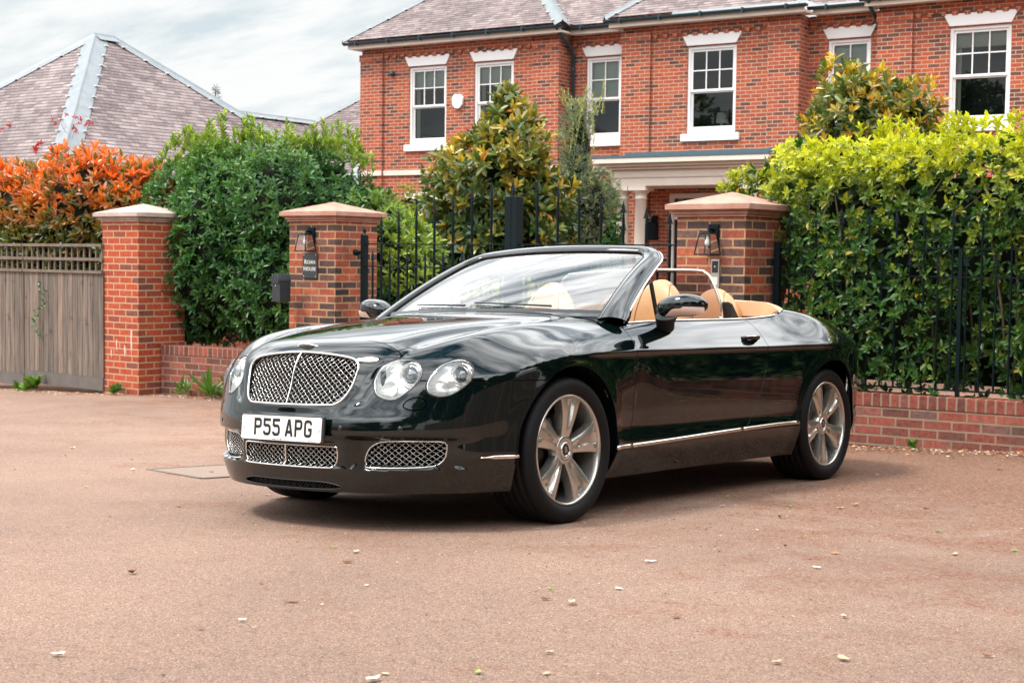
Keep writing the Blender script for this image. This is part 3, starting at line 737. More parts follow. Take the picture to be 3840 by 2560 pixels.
# glass
S_, T_ = np.meshgrid(np.linspace(-.99, .99, 60), np.linspace(-.06, 1.0, 30), indexing='ij')
GV = ws_point(S_.ravel(), T_.ravel(), np.full(S_.size, -.004)); q = (np.arange(59)[:, None] * 30 + np.arange(29)[None]).ravel()
meshobj('windscreen', GV, np.stack([q, q + 30, q + 31, q + 1], 1), SCREEN, CAR, smooth=True)
m = MB(); L = Lin + (Lout - Lin) * -.01; m.tube(ws_point(L[:, 0], L[:, 1], np.full(nL, .002)), .0045, 6, up=(0, 0, 1)); m.build('screen_seal', BLACKP, wf)
L = Lin + (Lout - Lin) * 1.0; m = MB(); m.tube(ws_point(L[:, 0], L[:, 1], np.full(nL, -.012)), .0055, 8, up=(0, 0, 1)); m.build('frame_trim', CHROME, wf)
# header inner edge / sun visors, catch at the corner
m = MB(); a = ws_point(np.array([1.0]), np.array([1.01]), np.array([-.03]))[0]
m.hexa([(a[0] - .03 - .05 * k, a[1] - .012 + .03 * j, a[2] - .03 + .022 * i) for i, (k, j) in [(i, kj) for i in (0, 1) for kj in ((0, 0), (1, 0), (1, 1), (0, 1))]])
bevel(m.build('roof_catch', BLACKP, wf), .005)
# scuttle panel and wipers
m = MB(); n = 40; ss = np.linspace(-1, 1, n); a = ws_point(ss, 0 * ss - .08, 0 * ss - .012); b = ws_point(ss, 0 * ss + .012, 0 * ss + .001); c = a + np.array([.10, 0, -.03])
m.add(np.concatenate([c, a, b]), [(i, i + 1, n + i + 1, n + i) for i in range(n - 1)] + [(n + i, n + i + 1, 2 * n + i + 1, 2 * n + i) for i in range(n - 1)], True); m.build('scuttle', BLACKP, CAR)
for s0, s1 in ((.62, .0), (-.06, -.62)):
    m = MB(); t = np.linspace(0, 1, 14); sv = s0 + (s1 - s0) * t; tv = .03 + .035 * t
    m.tube(ws_point(sv, tv, .010 + 0 * t), [.006 - .003 * x for x in t], 6); m.tube(ws_point(sv * .97, tv + .012, .006 + 0 * t), .003, 5); m.build('wiper', BLACKP, CAR)
# quarter light: divider post and glass, both sides
for sg in (1, -1):
    m = MB(); m.tube([(-.985, sg * .800, .965), (-.955, sg * .775, 1.165)], .012, 8, ry=.007); m.build('quarter_light_post', BLACKP, CAR)
    m = MB(); p0 = ws_point(np.array([1.06]), np.array([.02]), np.array([-.02]))[0]; p1 = ws_point(np.array([1.05]), np.array([.52]), np.array([-.02]))[0]
    m.add([(p0[0] - .03, sg * .80, .958), (-.985, sg * .800, .975), (-.955, sg * .775, 1.165), (p1[0] + .01, sg * (p1[1]), p1[2])], [(0, 1, 2, 3)]); m.build('quarter_light', CLEAR, CAR)
# ------------------------------------------------------------------ door mirrors
def sup(c, r, e=2.4, nu=36, nv=20, f=None):
    V = []; F = []
    for i in range(nv + 1):
        v = -math.pi / 2 + math.pi * i / nv
        for j in range(nu):
            u = 2 * math.pi * j / nu
            sp = lambda q: math.copysign(abs(q) ** (2 / e), q)
            p = [r[0] * sp(math.cos(v)) * sp(math.cos(u)), r[1] * sp(math.cos(v)) * sp(math.sin(u)), r[2] * sp(math.sin(v))]
            if f: p = f(*p)
            V.append((p[0] + c[0], p[1] + c[1], p[2] + c[2]))
    for i in range(nv):
        for j in range(nu): F.append((i * nu + j, i * nu + (j + 1) % nu, (i + 1) * nu + (j + 1) % nu, (i + 1) * nu + j))
    return V, F
SIG = mat('signal_lens', (0.72, 0.55, 0.48), rough=0.12, coat=1.0, bump=(400, .5, .001))
for sg in (1, -1):
    def fm(x, y, z):
        x = x if x > 0 else x * .35
        yy = y / .135; z2 = z * (1 - .16 * max(yy, 0) ** 2) + .012 * (1 - yy * yy) + (.010 * yy); x = x * (1 - .20 * yy) + .03 * -max(yy, 0) ** 1.5
        return (x, y * sg, z2)
    V, F_ = sup((-.80, 1.062 * sg, 1.028), (.085, .132, .058), 2.5, f=fm); m = MB(); m.add(V, F_ if sg > 0 else [g[::-1] for g in F_], True); mo = m.build('door_mirror', PAINT, CAR)
    # indicator strip wraps the lower outer edge
    m = MB(); R = []
    for k, yq in enumerate(np.linspace(-.35, .96, 16)):
        for zq in (-.93, -.70, -.42, -.20 if yq > .3 else -.34):
            zr = .058 * zq; yr = .135 * yq; xr = .088 * max(0, 1 - abs(yq) ** 2.5) ** (1 / 2.5) * max(.0, 1 - abs(zq) ** 2.5) ** (1 / 2.5) + .0015
            taper = min(1, (yq + .35) / .3); zr = -.058 * .93 + (zr + .058 * .93) * max(.1, taper)
            a_ = fm(xr, yr, zr); R.append((a_[0] - .80 + .002, a_[1] + 1.062 * sg, a_[2] + 1.028))
    m.add(R, [(k * 4 + j, (k + 1) * 4 + j, (k + 1) * 4 + j + 1, k * 4 + j + 1)[::sg] for k in range(15) for j in range(3)], True); m.build('indicator', SIG, mo)
    m = MB(); m.add([(-.832, sg * (1.062 + .118 * math.cos(a)), 1.03 + .048 * math.sin(a)) for a in np.linspace(0, 2 * math.pi, 24, endpoint=False)], [tuple(range(24))]); m.build('mirror_glass', CHROME, mo)
    m = MB(); b0 = surf_y([-.86], [.930])[0][1]
    m.tube([(-.995, sg * (b0 - .018), .905), (-.980, sg * (b0 + .012), .918), (-.905, sg * (b0 + .055), .950), (-.855, sg * (b0 + .095), .990)], [.022, .022, .024, .030], 14, ry=.046); m.build('mirror_arm', BLACKP, mo)
# ------------------------------------------------------------------ cabin
def part_sup(name, c, r, e, mt, f=None, parent=None, rot=None):
    V, F_ = sup((0, 0, 0), r, e, 40, 24, f); V = np.array(V)
    if rot is not None:
        a = rot; R = np.array([[math.cos(a), 0, math.sin(a)], [0, 1, 0], [-math.sin(a), 0, math.cos(a)]]); V = V @ R.T
    V = V + np.array(c); m = MB(); m.add(V, F_, True); return m.build(name, mt, parent or CAR)
STITCH = mat('leather_seam', (0.16, 0.08, 0.04), rough=.7)
def seat(x, y, ztop, w, hh, tilt):
    s0 = part_sup('seat', (x + .22, y, .62), (.30, w * 1.08, .12), 3.2, LEATHER)
    def fb(px, py, pz):
        k = pz / hh; ww = 1 - .42 * max(0, (k - .35) / .65) ** 1.8
        return (px + .02 * (py / w) ** 2 * 1.0, py * ww, pz)
    c = (x, y, ztop - hh * math.cos(tilt))
    b = part_sup('backrest', c, (.085, w, hh), 2.7, LEATHER, fb, s0, -tilt)
    hr = None
    # piping on both shoulders
    for q in (-1, 1):
        pts = []
        for t in np.linspace(.05, 1.0, 26):
            k = t; ww = (1 - .42 * max(0, (k - .35) / .65) ** 1.8); pz = hh * math.sin(t * math.pi / 2) ** (2 / 2.7)
            pts.append((t, pz, ww))
        P = []
        for u in np.linspace(0, math.pi, 26):   # over the top, front to back
            e = 2 / 2.7; sp = lambda v_: math.copysign(abs(v_) ** e, v_)
            px = .0865 * sp(math.cos(u)); pz = hh * 1.003 * sp(math.sin(u)); ps = (1 - .55 ** 2.7) ** (1 / 2.7)
            px *= ps; pz *= ps if False else (1 - (.55) ** 2.7) ** (1 / 2.7)
            k = pz / hh; ww = 1 - .42 * max(0, (k - .35) / .65) ** 1.8; py = q * w * .55 * ww
            px += .02 * .3
            X = px * math.cos(-tilt) + pz * math.sin(-tilt); Z = -px * math.sin(-tilt) + pz * math.cos(-tilt)
            P.append((c[0] + X, c[1] + py, c[2] + Z))
        m = MB(); m.tube(P, .0022, 5, up=(0, 1, 0)); m.build('seam_piping', STITCH, s0)
for y in (.40, -.38): seat(-1.60, y, 1.21, .205, .40, .20)
for y in (.345, -.345): seat(-2.36, y, 1.178, .200, .30, .16)
# interior tub, dashboard, door tops
tm = MB(); tm.box(-2.55, -.62, -.745, .745, .505, .56); tm.build('floor_tub', mat('carpet', (0.10, 0.06, 0.035), rough=.9), CAR)
tm = MB(); tm.hexa([(-.82, -.70, .60), (-.62, -.70, .60), (-.62, .70, .60), (-.82, .70, .60), (-.90, -.66, .955), (-.66, -.64, .975), (-.66, .64, .975), (-.90, .66, .955)]); bevel(tm.build('dashboard', mat('dash_leather', (0.20, 0.115, 0.06), rough=.5), CAR), .03, 4)
for sg in (1, -1):
    a = np.linspace(-.76, -2.36, 50); zt = T_zs(a) - .0; V = []; F_ = []
    zt = np.array([surf_z([q], [.797])[0][2] for q in a])
    for q, z in zip(a, zt): V += [(q, sg * .802, z - .004), (q, sg * .785, z + .004), (q, sg * .745, z - .004), (q, sg * .735, z - .06), (q, sg * .735, .55)]
    for i in range(49):
        for k in range(4): F_.append((i * 5 + k, (i + 1) * 5 + k, (i + 1) * 5 + k + 1, i * 5 + k + 1)[::sg])
    m = MB(); m.add(V, F_, True); m.build('door_lining', LEATHER, CAR)
# rear bulkhead behind rear seats
m = MB(); m.box(-2.52, -2.44, -.74, .74, .5, 1.04); bevel(m.build('rear_bulkhead', LEATHER, CAR), .02, 3)
# steering wheel (right-hand drive)
m = MB(); c = np.array([-1.02, -.38, .93]); ax = Vector((-.85, 0, .5)).normalized(); q = ax.to_track_quat('Z', 'Y').to_matrix()
m.tube([tuple(q @ Vector((.185 * math.cos(a), .185 * math.sin(a), 0)) + Vector(c)) for a in np.linspace(0, 2 * math.pi, 40, endpoint=False)], .015, 8, closed=True)
for a in (0, math.pi, -math.pi / 2): m.tube([tuple(c), tuple(q @ Vector((.18 * math.cos(a), .18 * math.sin(a), 0)) + Vector(c))], .014, 6)
m.build('steering_wheel', BLACKP, CAR)
# interior mirror
m = MB(); m.box(-1.04, -1.015, -.12, .12, 1.235, 1.295); bevel(m.build('cabin_mirror', BLACKP, CAR), .01, 3)
# wind deflector
xd = -1.99; pts = [(xd, -.610, 1.03), (xd, -.605, 1.08), (xd, -.575, 1.16), (xd, -.535, 1.235), (xd, -.50, 1.262), (xd, -.46, 1.274), (xd, -.2, 1.286), (xd, 0, 1.288)]
pts = pts + [(a, -b, c) for a, b, c in pts[-2::-1]]
pts = pts + [(xd, .60, 1.00), (xd, .57, .975), (xd, 0, .965), (xd, -.57, .975), (xd, -.60, 1.00)]
P2 = smooth_poly([(b, c) for a, b, c in pts], 6)
m = MB(); m.tube([(xd, b, c) for b, c in P2], .0085, 10, closed=True, up=(1, 0, 0)); wdo = m.build('wind_deflector', SATIN, CAR)
m = MB(); m.add([(xd, b, c) for b, c in P2], [tuple(range(len(P2)))]); m.build('deflector_mesh', SMOKE, wdo)
m = MB(); m.hexa([(xd - .04, .60, .99), (xd - .14, .60, .99), (xd - .14, .66, .99), (xd - .04, .66, .99), (xd - .02, .60, 1.09), (xd - .07, .60, 1.08), (xd - .07, .65, 1.08), (xd - .02, .65, 1.09)]); bevel(m.build('deflector_bracket', BLACKP, wdo), .01, 2)
# thin chrome line round the hood cover
a = np.linspace(-.5 * math.pi, .5 * math.pi, 50); P = []
for t in a:
    x_ = -2.20 - .868 * math.cos(t); y_ = .808 * math.sin(t)
    if x_ < -2.32: P.append(surf_z([x_], [abs(y_)])[0] * np.array([1, math.copysign(1, y_), 1]) + np.array([0, 0, .003]))
m = MB(); m.tube(P, .006, 6); m.build('hood_cover_trim', CHROME, CAR)
# ------------------------------------------------------------------ wheels
ALLOY = mat('alloy', (0.56, 0.54, 0.50), rough=0.24, metal=0.85, coat=.5, coatr=.1, var=(35, .25, (0.44, 0.42, 0.38)))
DISC = mat('brake_disc', (0.04, 0.04, 0.04), rough=.4, metal=.9)
def wheel(x, sg, rot):
    m = MB(); yb = 0.0
    lip = [(.2635, .116), (.2615, .1215), (.2570, .1235), (.2515, .121), (.2480, .114), (.2440, .090), (.2380, .055), (.2330, .01), (.2350, -.10), (.2600, -.118)]
    m.lathe(lip, 96, axis='y')
    root = m.build('wheel', ALLOY, CAR)
    root.location = (x, sg * .808, .345)
    if sg < 0: root.rotation_euler = (0, 0, math.pi)
    ty = MB(); T = [(.2600, -.118), (.272, -.131), (.295, -.138), (.318, -.136), (.334, -.126), (.3425, -.112)]
    g = [-.080, -.040, .0, .040, .080]
    for c in g: T += [(.3455, c - .005), (.338, c - .004), (.338, c + .004), (.3455, c + .005)]
    T += [(.3425, .112), (.334, .126), (.318, .136), (.300, .1385), (.285, .1345), (.274, .129), (.2665, .122), (.2620, .116)]
    ty.lathe(T, 110, axis='y'); ty.build('tyre', RUBBER, root)
    sp = MB()
    for k in range(5):
        a0 = rot + 2 * math.pi * k / 5; R_ = []
        rr = np.array([.050, .070, .090, .115, .145, .175, .205, .228, .243, .2475])
        for r in rr:
            tt = (r - .05) / .2; hw = .030 + .034 * tt + .016 * tt ** 2 + (.012 * max(0, (r - .225) / .022) ** 2)
            yf = .092 + .022 * math.sin(min(1, tt) * math.pi * .62) - .002 * tt
            gd = .013 * sstep(.085, .14, r) * (1 - sstep(.225, .243, r)); gw = .20 + .10 * tt
            for u, dy in ((-1.0, -.050), (-1.04, -.020), (-1.0, -.003), (-.90, 0), (-gw - .12, .001), (-gw, -gd), (gw, -gd), (gw + .12, .001), (.90, 0), (1.0, -.003), (1.04, -.020), (1.0, -.050)):
                th = u * hw
                X, Z = r * math.cos(a0) - th * math.sin(a0), r * math.sin(a0) + th * math.cos(a0)
                R_.append((X, yf + dy, Z))
        n = 12; f = [(i * n + j, i * n + j + 1, (i + 1) * n + j + 1, (i + 1) * n + j) for i in range(len(rr) - 1) for j in range(n - 1)]
        b = len(sp.V); sp.add(R_, [g_[::-1] for g_ in f], True)
    sp.lathe([(.075, .050), (.070, .088), (.064, .0965), (.056, .0985), (.046, .0965), (.043, .092), (.0005, .092)], 48, axis='y')
    so_ = sp.build('spokes', ALLOY, root); e = so_.modifiers.new('es', 'EDGE_SPLIT'); e.split_angle = math.radians(40)
    hc = MB(); hc.lathe([(.037, .090), (.0365, .1005), (.033, .1025), (.0285, .1010), (.0275, .0985), (.0005, .0985)], 40, axis='y'); hc.build('hub_ring', CHROME, root)
    hb = MB(); hb.lathe([(.0275, .0990), (.0005, .0998)], 32, axis='y'); hb.build('hub_cap', BLACKP, root)
    textmesh('B', .040, .0008, 'hub_letter', SATIN, root, (0, .1005, -.001), (math.pi / 2, math.pi if False else 0, math.pi), bold=.001)
    bd = MB(); bd.lathe([(.06, .030), (.168, .030), (.168, .012), (.06, .012)], 48, axis='y'); bd.build('brake_disc', DISC, root)
    lk = MB(); lk.lathe([(.06, -.02), (.233, -.03)], 40, axis='y'); lk.build('wheel_back', VOID, root)
    cl = MB(); cl.prism([(r * math.cos(a), r * math.sin(a)) for r, aa in ((.175, np.linspace(.2, 1.1, 8)), (.105, np.linspace(1.1, .2, 8))) for a in aa], 1, .032, .066); bevel(cl.build('brake_caliper', mat('caliper', (.03, .03, .032), rough=.4), root), .006, 2)
for x, rf in ((0.0, math.radians(96)), (-2.745, math.radians(62))):
    for sg in (1, -1):
        wheel(x, sg, rf)
        # arch liner
        m = MB(); A_ = np.radians(np.linspace(-6, 186, 60)); m.add([(x + .405 * math.cos(a), sg * y, .345 + .405 * math.sin(a)) for y in (.925 if x > -1 else .865, .56) for a in A_], [(i, i + 1, 60 + i + 1, 60 + i)[::-sg] for i in range(59)], True)
        yb_ = .56; m.add([(x, sg * yb_, .345)] + [(x + .405 * math.cos(a), sg * yb_, .345 + .405 * math.sin(a)) for a in A_], [(0, i + 1, i + 2) for i in range(59)])
        m.build('arch_liner', VOID, CAR)
# lower apron in front of the rear wheel, floor
m = MB(); m.box(-2.30, -.46, -.80, .80, .18, .20); m.build('floor_pan', VOID, CAR)
for x0, x1 in ((.42, .80),): 
    m = MB(); m.box(x0, .66, -.42, .42, .168, .19); m.build('under_tray', VOID, CAR)
# ================================================================== GROUND
_n = np.array(CAR_M)[:, 2]
def ss1(a, b, x):
    t = np.clip((x - a) / (b - a), 0, 1); return t * t * (3 - 2 * t)
def gh(x, y):
    x = np.asarray(x, float); y = np.asarray(y, float)
    z = CAR_T[2] - (_n[0] * (x - CAR_T[0]) + _n[1] * (y - CAR_T[1])) / _n[2]
    z = z + .19 * ss1(6, 13, -x) * ss1(4, 11, y) + .02 * ss1(-5, 0, x) * ss1(9, 12, y)
    far = ss1(12.5, 16, y)
    z = z * (1 - far) + (-.85) * far
    out_ = ss1(14, 30, np.hypot(x + 4, (y - 6) * (y < 6)))
    return z * (1 - out_) + np.clip(z, -1.0, .25) * out_
def tarmac():
    m = mat('tarmac', rough=.92, spec=.25); t = m.node_tree; b = t.nodes['Principled BSDF']
    co = t.nodes.new('ShaderNodeTexCoord'); P = co.outputs['Object']
    fine = ramp(t, noise(t, P, 170, 4, .8), [(0.34, (.055, .034, .026)), (0.46, (.21, .137, .104)), (0.58, (.335, .228, .176)), (0.70, (.66, .52, .43))])
    v = t.nodes.new('ShaderNodeTexVoronoi'); v.inputs['Scale'].default_value = 95; t.links.new(P, v.inputs[0])
    chip = ramp(t, v.outputs['Color'], [(0.0, (.55, .52, .50)), (0.5, (.95, .92, .90)), (1.0, (1.35, 1.27, 1.2))])
    c = mixc(t, .55, fine, chip, 'MULTIPLY')
    big = ramp(t, noise(t, P, .55, 7, .62), [(0.32, (.80, .79, .79)), (0.68, (1.12, 1.10, 1.08))]); c = mixc(t, 1.0, c, big, 'MULTIPLY')
    # red-brown leaf dust, thicker towards the boundary wall and to the right
    sp = t.nodes.new('ShaderNodeSeparateXYZ'); t.links.new(P, sp.inputs[0])
    def mt(op, a, bb): 
        n = t.nodes.new('ShaderNodeMath'); n.operation = op
        for i, q in enumerate((a, bb)):
            if isinstance(q, (int, float)): n.inputs[i].default_value = q
            else: t.links.new(q, n.inputs[i])
        return n.outputs[0]
    near = mt('MULTIPLY', mt('SUBTRACT', sp.outputs[1], 5.2), .11); near = mt('ADD', near, mt('MULTIPLY', mt('ADD', sp.outputs[0], 3.2), .06)); near = mt('MINIMUM', mt('MAXIMUM', near, -.18), .50)
    d = mt('ADD', noise(t, P, 2.1, 9, .72, .6), mt('MULTIPLY', near, .50)); d = ramp(t, d, [(0.50, (0, 0, 0)), (0.66, (1, 1, 1))])
    d2 = ramp(t, noise(t, P, 38, 6, .75), [(0.42, (0, 0, 0)), (0.60, (1, 1, 1))]); d = mixc(t, 1.0, d, d2, 'MULTIPLY')
    dust = ramp(t, noise(t, P, 90, 4, .7), [(0.3, (.06, .024, .014)), (0.55, (.20, .075, .038)), (0.75, (.36, .17, .09))])
    c = mixc(t, d, c, dust)
    t.links.new(c, b.inputs['Base Color'])
    bb = t.nodes.new('ShaderNodeBump'); bb.inputs['Strength'].default_value = .7; bb.inputs['Distance'].default_value = .006
    t.links.new(noise(t, P, 230, 4, .8), bb.inputs['Height']); t.links.new(bb.outputs[0], b.inputs['Normal'])
    return m
xs = np.concatenate([np.linspace(-420, -40, 12)[:-1], np.arange(-40, 30, .8), np.linspace(30, 400, 10)]); ys = np.concatenate([np.linspace(-400, -30, 10)[:-1], np.arange(-30, 34, .8), np.linspace(34, 400, 10)])
XX, YY = np.meshgrid(xs, ys, indexing='ij'); ZZ = gh(XX, YY); q = (np.arange(len(xs) - 1)[:, None] * len(ys) + np.arange(len(ys) - 1)[None]).ravel()
meshobj('ground', np.stack([XX.ravel(), YY.ravel(), ZZ.ravel()], 1), np.stack([q, q + len(ys), q + len(ys) + 1, q + 1], 1), tarmac(), smooth=True, kind='structure')
# ================================================================== BRICK
def brick_mat(name, ramp_, mortar, sx=.225, sz=.075, ms=.009, off=.5, freq=2, uvrot=0, stain=None, bump=.5, rough=.85):
    if name in MATS: return MATS[name]
    m = mat(name, rough=rough, spec=.2); t = m.node_tree; b = t.nodes['Principled BSDF']
    uv = t.nodes.new('ShaderNodeUVMap'); src = uv.outputs[0]
    co = t.nodes.new('ShaderNodeTexCoord'); O = co.outputs['Object']
    wob = t.nodes.new('ShaderNodeTexNoise'); wob.inputs['Scale'].default_value = 9; t.links.new(O, wob.inputs[0])
    ad = t.nodes.new('ShaderNodeVectorMath'); ad.operation = 'MULTIPLY_ADD'; ad.inputs[1].default_value = (.010, .006, 0); t.links.new(wob.outputs['Color'], ad.inputs[0]); t.links.new(src, ad.inputs[2])
    br = t.nodes.new('ShaderNodeTexBrick'); br.offset = off; br.offset_frequency = freq
    br.inputs['Color1'].default_value = (0, 0, 0, 1); br.inputs['Color2'].default_value = (1, 1, 1, 1); br.inputs['Mortar'].default_value = (.5, .5, .5, 1)
    br.inputs['Scale'].default_value = 1; br.inputs['Mortar Size'].default_value = ms; br.inputs['Mortar Smooth'].default_value = .25; br.inputs['Bias'].default_value = 0
    br.inputs['Brick Width'].default_value = sx; br.inputs['Row Height'].default_value = sz; t.links.new(ad.outputs[0], br.inputs[0])
    col = ramp(t, br.outputs['Color'], ramp_)
    mott = ramp(t, noise(t, O, 26, 6, .7), [(0.36, (.50, .50, .52)), (0.60, (1.08, 1.05, 1.0))]); col = mixc(t, .75, col, mott, 'MULTIPLY')
    mo = mixc(t, noise(t, O, 14, 4), mortar, tuple(v * .72 for v in mortar))
    c = mixc(t, br.outputs['Fac'], col, mo)
    if stain:
        sf = ramp(t, noise(t, O, stain[0], 6, .65), [(stain[1], (0, 0, 0)), (stain[2], (1, 1, 1))]); c = mixc(t, sf, c, mixc(t, stain[4], c, stain[3]))
    t.links.new(c, b.inputs['Base Color'])
    inv = t.nodes.new('ShaderNodeMath'); inv.operation = 'SUBTRACT'; inv.inputs[0].default_value = 1; t.links.new(br.outputs['Fac'], inv.inputs[1])
    hh = t.nodes.new('ShaderNodeMath'); hh.operation = 'MULTIPLY_ADD'; hh.inputs[1].default_value = .25; t.links.new(noise(t, O, 60, 4, .8), hh.inputs[0]); t.links.new(inv.outputs[0], hh.inputs[2])
    bb = t.nodes.new('ShaderNodeBump'); bb.inputs['Strength'].default_value = bump; bb.inputs['Distance'].default_value = .010; t.links.new(hh.outputs[0], bb.inputs['Height']); t.links.new(bb.outputs[0], b.inputs['Normal'])
    return m
R_HOUSE = [(0.0, (.12, .055, .045)), (0.16, (.20, .075, .055)), (0.30, (.36, .085, .045)), (0.55, (.38, .082, .042)), (0.8, (.47, .105, .046)), (1.0, (.40, .10, .065))]
BR_HOUSE = brick_mat('house_brick', R_HOUSE, (.50, .36, .27), ms=.0085)
R_P = [(0.0, (.045, .035, .036)), (0.28, (.11, .065, .055)), (0.46, (.26, .080, .055)), (0.68, (.38, .085, .045)), (0.85, (.44, .12, .06)), (1.0, (.13, .09, .08))]
BR_PIL = brick_mat('pillar_brick', R_P, (.46, .27, .15), stain=(3.1, .48, .68, (.05, .045, .045), .6))
BR_PIL2 = brick_mat('pillar_brick_red', [(0, (.17, .07, .06)), (.2, (.30, .065, .04)), (.6, (.44, .078, .036)), (1, (.38, .09, .05))], (.50, .31, .18), stain=(2.2, .62, .8, (.09, .06, .055), .4))
BR_LOW = brick_mat('wall_brick', [(0, (.10, .050, .042)), (.3, (.20, .065, .050)), (.6, (.27, .075, .055)), (.85, (.34, .10, .07)), (1, (.16, .09, .08))], (.30, .21, .15), stain=(4.0, .50, .70, (.09, .085, .07), .5))
BR_SOLD = brick_mat('soldier_brick', [(0, (.12, .050, .042)), (.4, (.22, .065, .048)), (.8, (.30, .08, .055)), (1, (.19, .085, .07))], (.28, .20, .145), sx=.075, sz=.30, off=0, ms=.009)
STONE = mat('cap_stone', (.42, .24, .18), rough=.85, bump=(40, .5, .01), var=(7, .8, (.30, .13, .095)))
STONE2 = mat('cap_stone_pale', (.46, .38, .33), rough=.85, bump=(40, .5, .01), var=(6, .75, (.26, .17, .14)))
IRON = mat('black_iron', (.004, .010, .012), rough=.30, coat=.0, spec=.16, bump=(90, .1, .001))
def pillar(cx, cy, rz, label, mt, capm, w=.665, ztop=1.252, zb=-.95):
    r = empty('brick_pillar', (cx, cy, zb), rz, label=label, cat='gate pillar')
    m = MB(); h = ztop - zb; m.box(-w, 0, 0, w, 0, h); bevel(m.build('shaft', mt, r, uvoff=(0.0, zb * 0)), .004)
    c = MB(); o = h
    c.box(-w - .018, .018, -.018, w + .018, o, o + .022); c.box(-w - .036, .036, -.036, w + .036, o + .022, o + .050)
    c.box(-w - .060, .060, -.060, w + .060, o + .050, o + .056 + .002)
    e = .078; z0, z1 = o + .058, o + .104
    c.box(-w - e, e, -e, w + e, z0, z1)
    c.add([(-w - e, -e, z1), (e, -e, z1), (e, w + e, z1), (-w - e, w + e, z1), (-w / 2, w / 2, z1 + .115)], [(0, 1, 4), (1, 2, 4), (2, 3, 4), (3, 0, 4)])
    bevel(c.build('cap', capm, r), .006, 2, 20)
    return r
p1 = pillar(-12.70, 11.88, math.radians(-5.7), 'bright red brick pillar with pale stone cap beside the wooden fence', BR_PIL2, STONE2)
p2 = pillar(-9.985, 12.085, math.radians(-2.7), 'brick gate pillar carrying the slate house sign and a lantern', BR_PIL, STONE)
p3 = pillar(-4.965, 11.22, math.radians(-7.0), 'brick gate pillar with lantern and door intercom, beside the tall hedge', BR_PIL, STONE)
# white drips on the first pillar
m = MB()
for (u, z, hh, ww) in ((-.13, -.28, .30, .022), (-.40, -.24, .14, .018), (-.25, -.30, .14, .022), (-.50, -.32, .10, .016)):
    n = 7; L = [(u + ww * (.3 + .7 * math.sin(math.pi * min(1, .15 + i / n)) ) * .5, -.0015, z + hh * (1 - i / n) + .95) for i in range(n + 1)]; R = [(2 * u - a[0], a[1], a[2]) for a in L]
    m.add(L + R, [(i, i + 1, n + 2 + i, n + 1 + i) for i in range(n)])
m.build('lime_stain', mat('lime', (.55, .47, .44), rough=.9), p1)
def low_wall(x0, x1, y, th, ztop, zb, label, dark=False):
    r = empty('low_brick_wall', (x0, y, zb), 0, label=label, cat='low wall'); L = x1 - x0; h = ztop - zb
    m = MB(); m.box(0, L, 0, th, 0, h - .108); m.build('wall_courses', BR_LOW, r, uvoff=(.07, -(h - .108) % .075))
    m = MB(); m.box(0, L, -.006, th + .006, h - .106, h); bevel(m.build('soldier_course', BR_SOLD, r, uvoff=(0, .02 - (h - .106))), .006)
    return r
low_wall(-12.64, -10.66, 12.17, .22, -.158, -.90, 'low brick wall under the dark green hedge left of the gate')
low_wall(-4.95, 6.0, 11.55, .22, -.155, -.80, 'low mossy brick wall and soldier course under the tall right hedge')
# moss line along the foot of the right wall
# ================================================================== WOODEN FENCE
WOOD = mat('weathered_board', (.17, .14, .12), rough=.9); t = WOOD.node_tree; b = t.nodes['Principled BSDF']
co = t.nodes.new('ShaderNodeTexCoord'); mpp = t.nodes.new('ShaderNodeMapping'); mpp.inputs['Scale'].default_value = (14, 14, .9); t.links.new(co.outputs['Object'], mpp.inputs[0])
oi = t.nodes.new('ShaderNodeAttribute'); oi.attribute_name = 'tint'
g = ramp(t, noise(t, mpp.outputs[0], 2.2, 8, .7), [(0.3, (.055, .042, .035)), (0.5, (.155, .122, .100)), (0.72, (.26, .205, .165))])
g = mixc(t, .8, g, ramp(t, oi.outputs['Fac'], [(0, (.55, .54, .55)), (.5, (.95, .92, .90)), (1, (1.35, 1.22, 1.12))]), 'MULTIPLY')
kn = ramp(t, noise(t, co.outputs['Object'], 5, 3), [(0.62, (1, 1, 1)), (0.74, (.5, .42, .38))]); g = mixc(t, 1.0, g, kn, 'MULTIPLY')
t.links.new(g, b.inputs['Base Color'])
def fence_panel(x0, y0, x1, y1, zb, label, parent_posts=True):
    L = math.hypot(x1 - x0, y1 - y0); r = empty('wooden_fence', (x0, y0, 0), math.atan2(y1 - y0, x1 - x0), label=label, cat='fence', group='weathered wooden fence panels')
    n = int(L / .10); V = []; F_ = []; tint = []
    for i in range(n):
        a = i * L / n; w = L / n; yo = random.uniform(-.002, .002); th = random.random()
        m = MB(); m.hexa([(a - .006, -.004 + yo, zb + .11), (a + w, -.012 + yo, zb + .11), (a + w, .006, zb + .11), (a - .006, .010, zb + .11), (a - .006, -.004 + yo, .668), (a + w, -.012 + yo, .668), (a + w, .006, .668), (a - .006, .010, .668)])
        b0 = len(V); V += m.V; F_ += [tuple(k + b0 for k in f) for f in m.F]; tint += [th] * 6
    meshobj('feather_boards', V, F_, WOOD, r, attrs={'tint': ('FACE', tint)})
    m = MB(); m.box(0, L, -.018, .012, zb - .04, zb + .108); m.build('gravel_board', mat('gravel_board', (.10, .085, .078), rough=.9, var=(5, .6, (.16, .14, .12))), r)
    m = MB(); m.box(0, L, -.02, .03, .652, .685); m.box(0, L, -.03, .035, .965, .998)
    m.box(0, L, .0, .02, .80, .835)
    k = int(L / .122)
    for i in range(k + 1): a = .03 + i * (L - .06) / k; m.box(a - .012, a + .012, -.018, .0, .685, .965)
    m.build('trellis', mat('trellis_wood', (.11, .08, .06), rough=.85, var=(6, .6, (.24, .19, .15))), r)
    return r
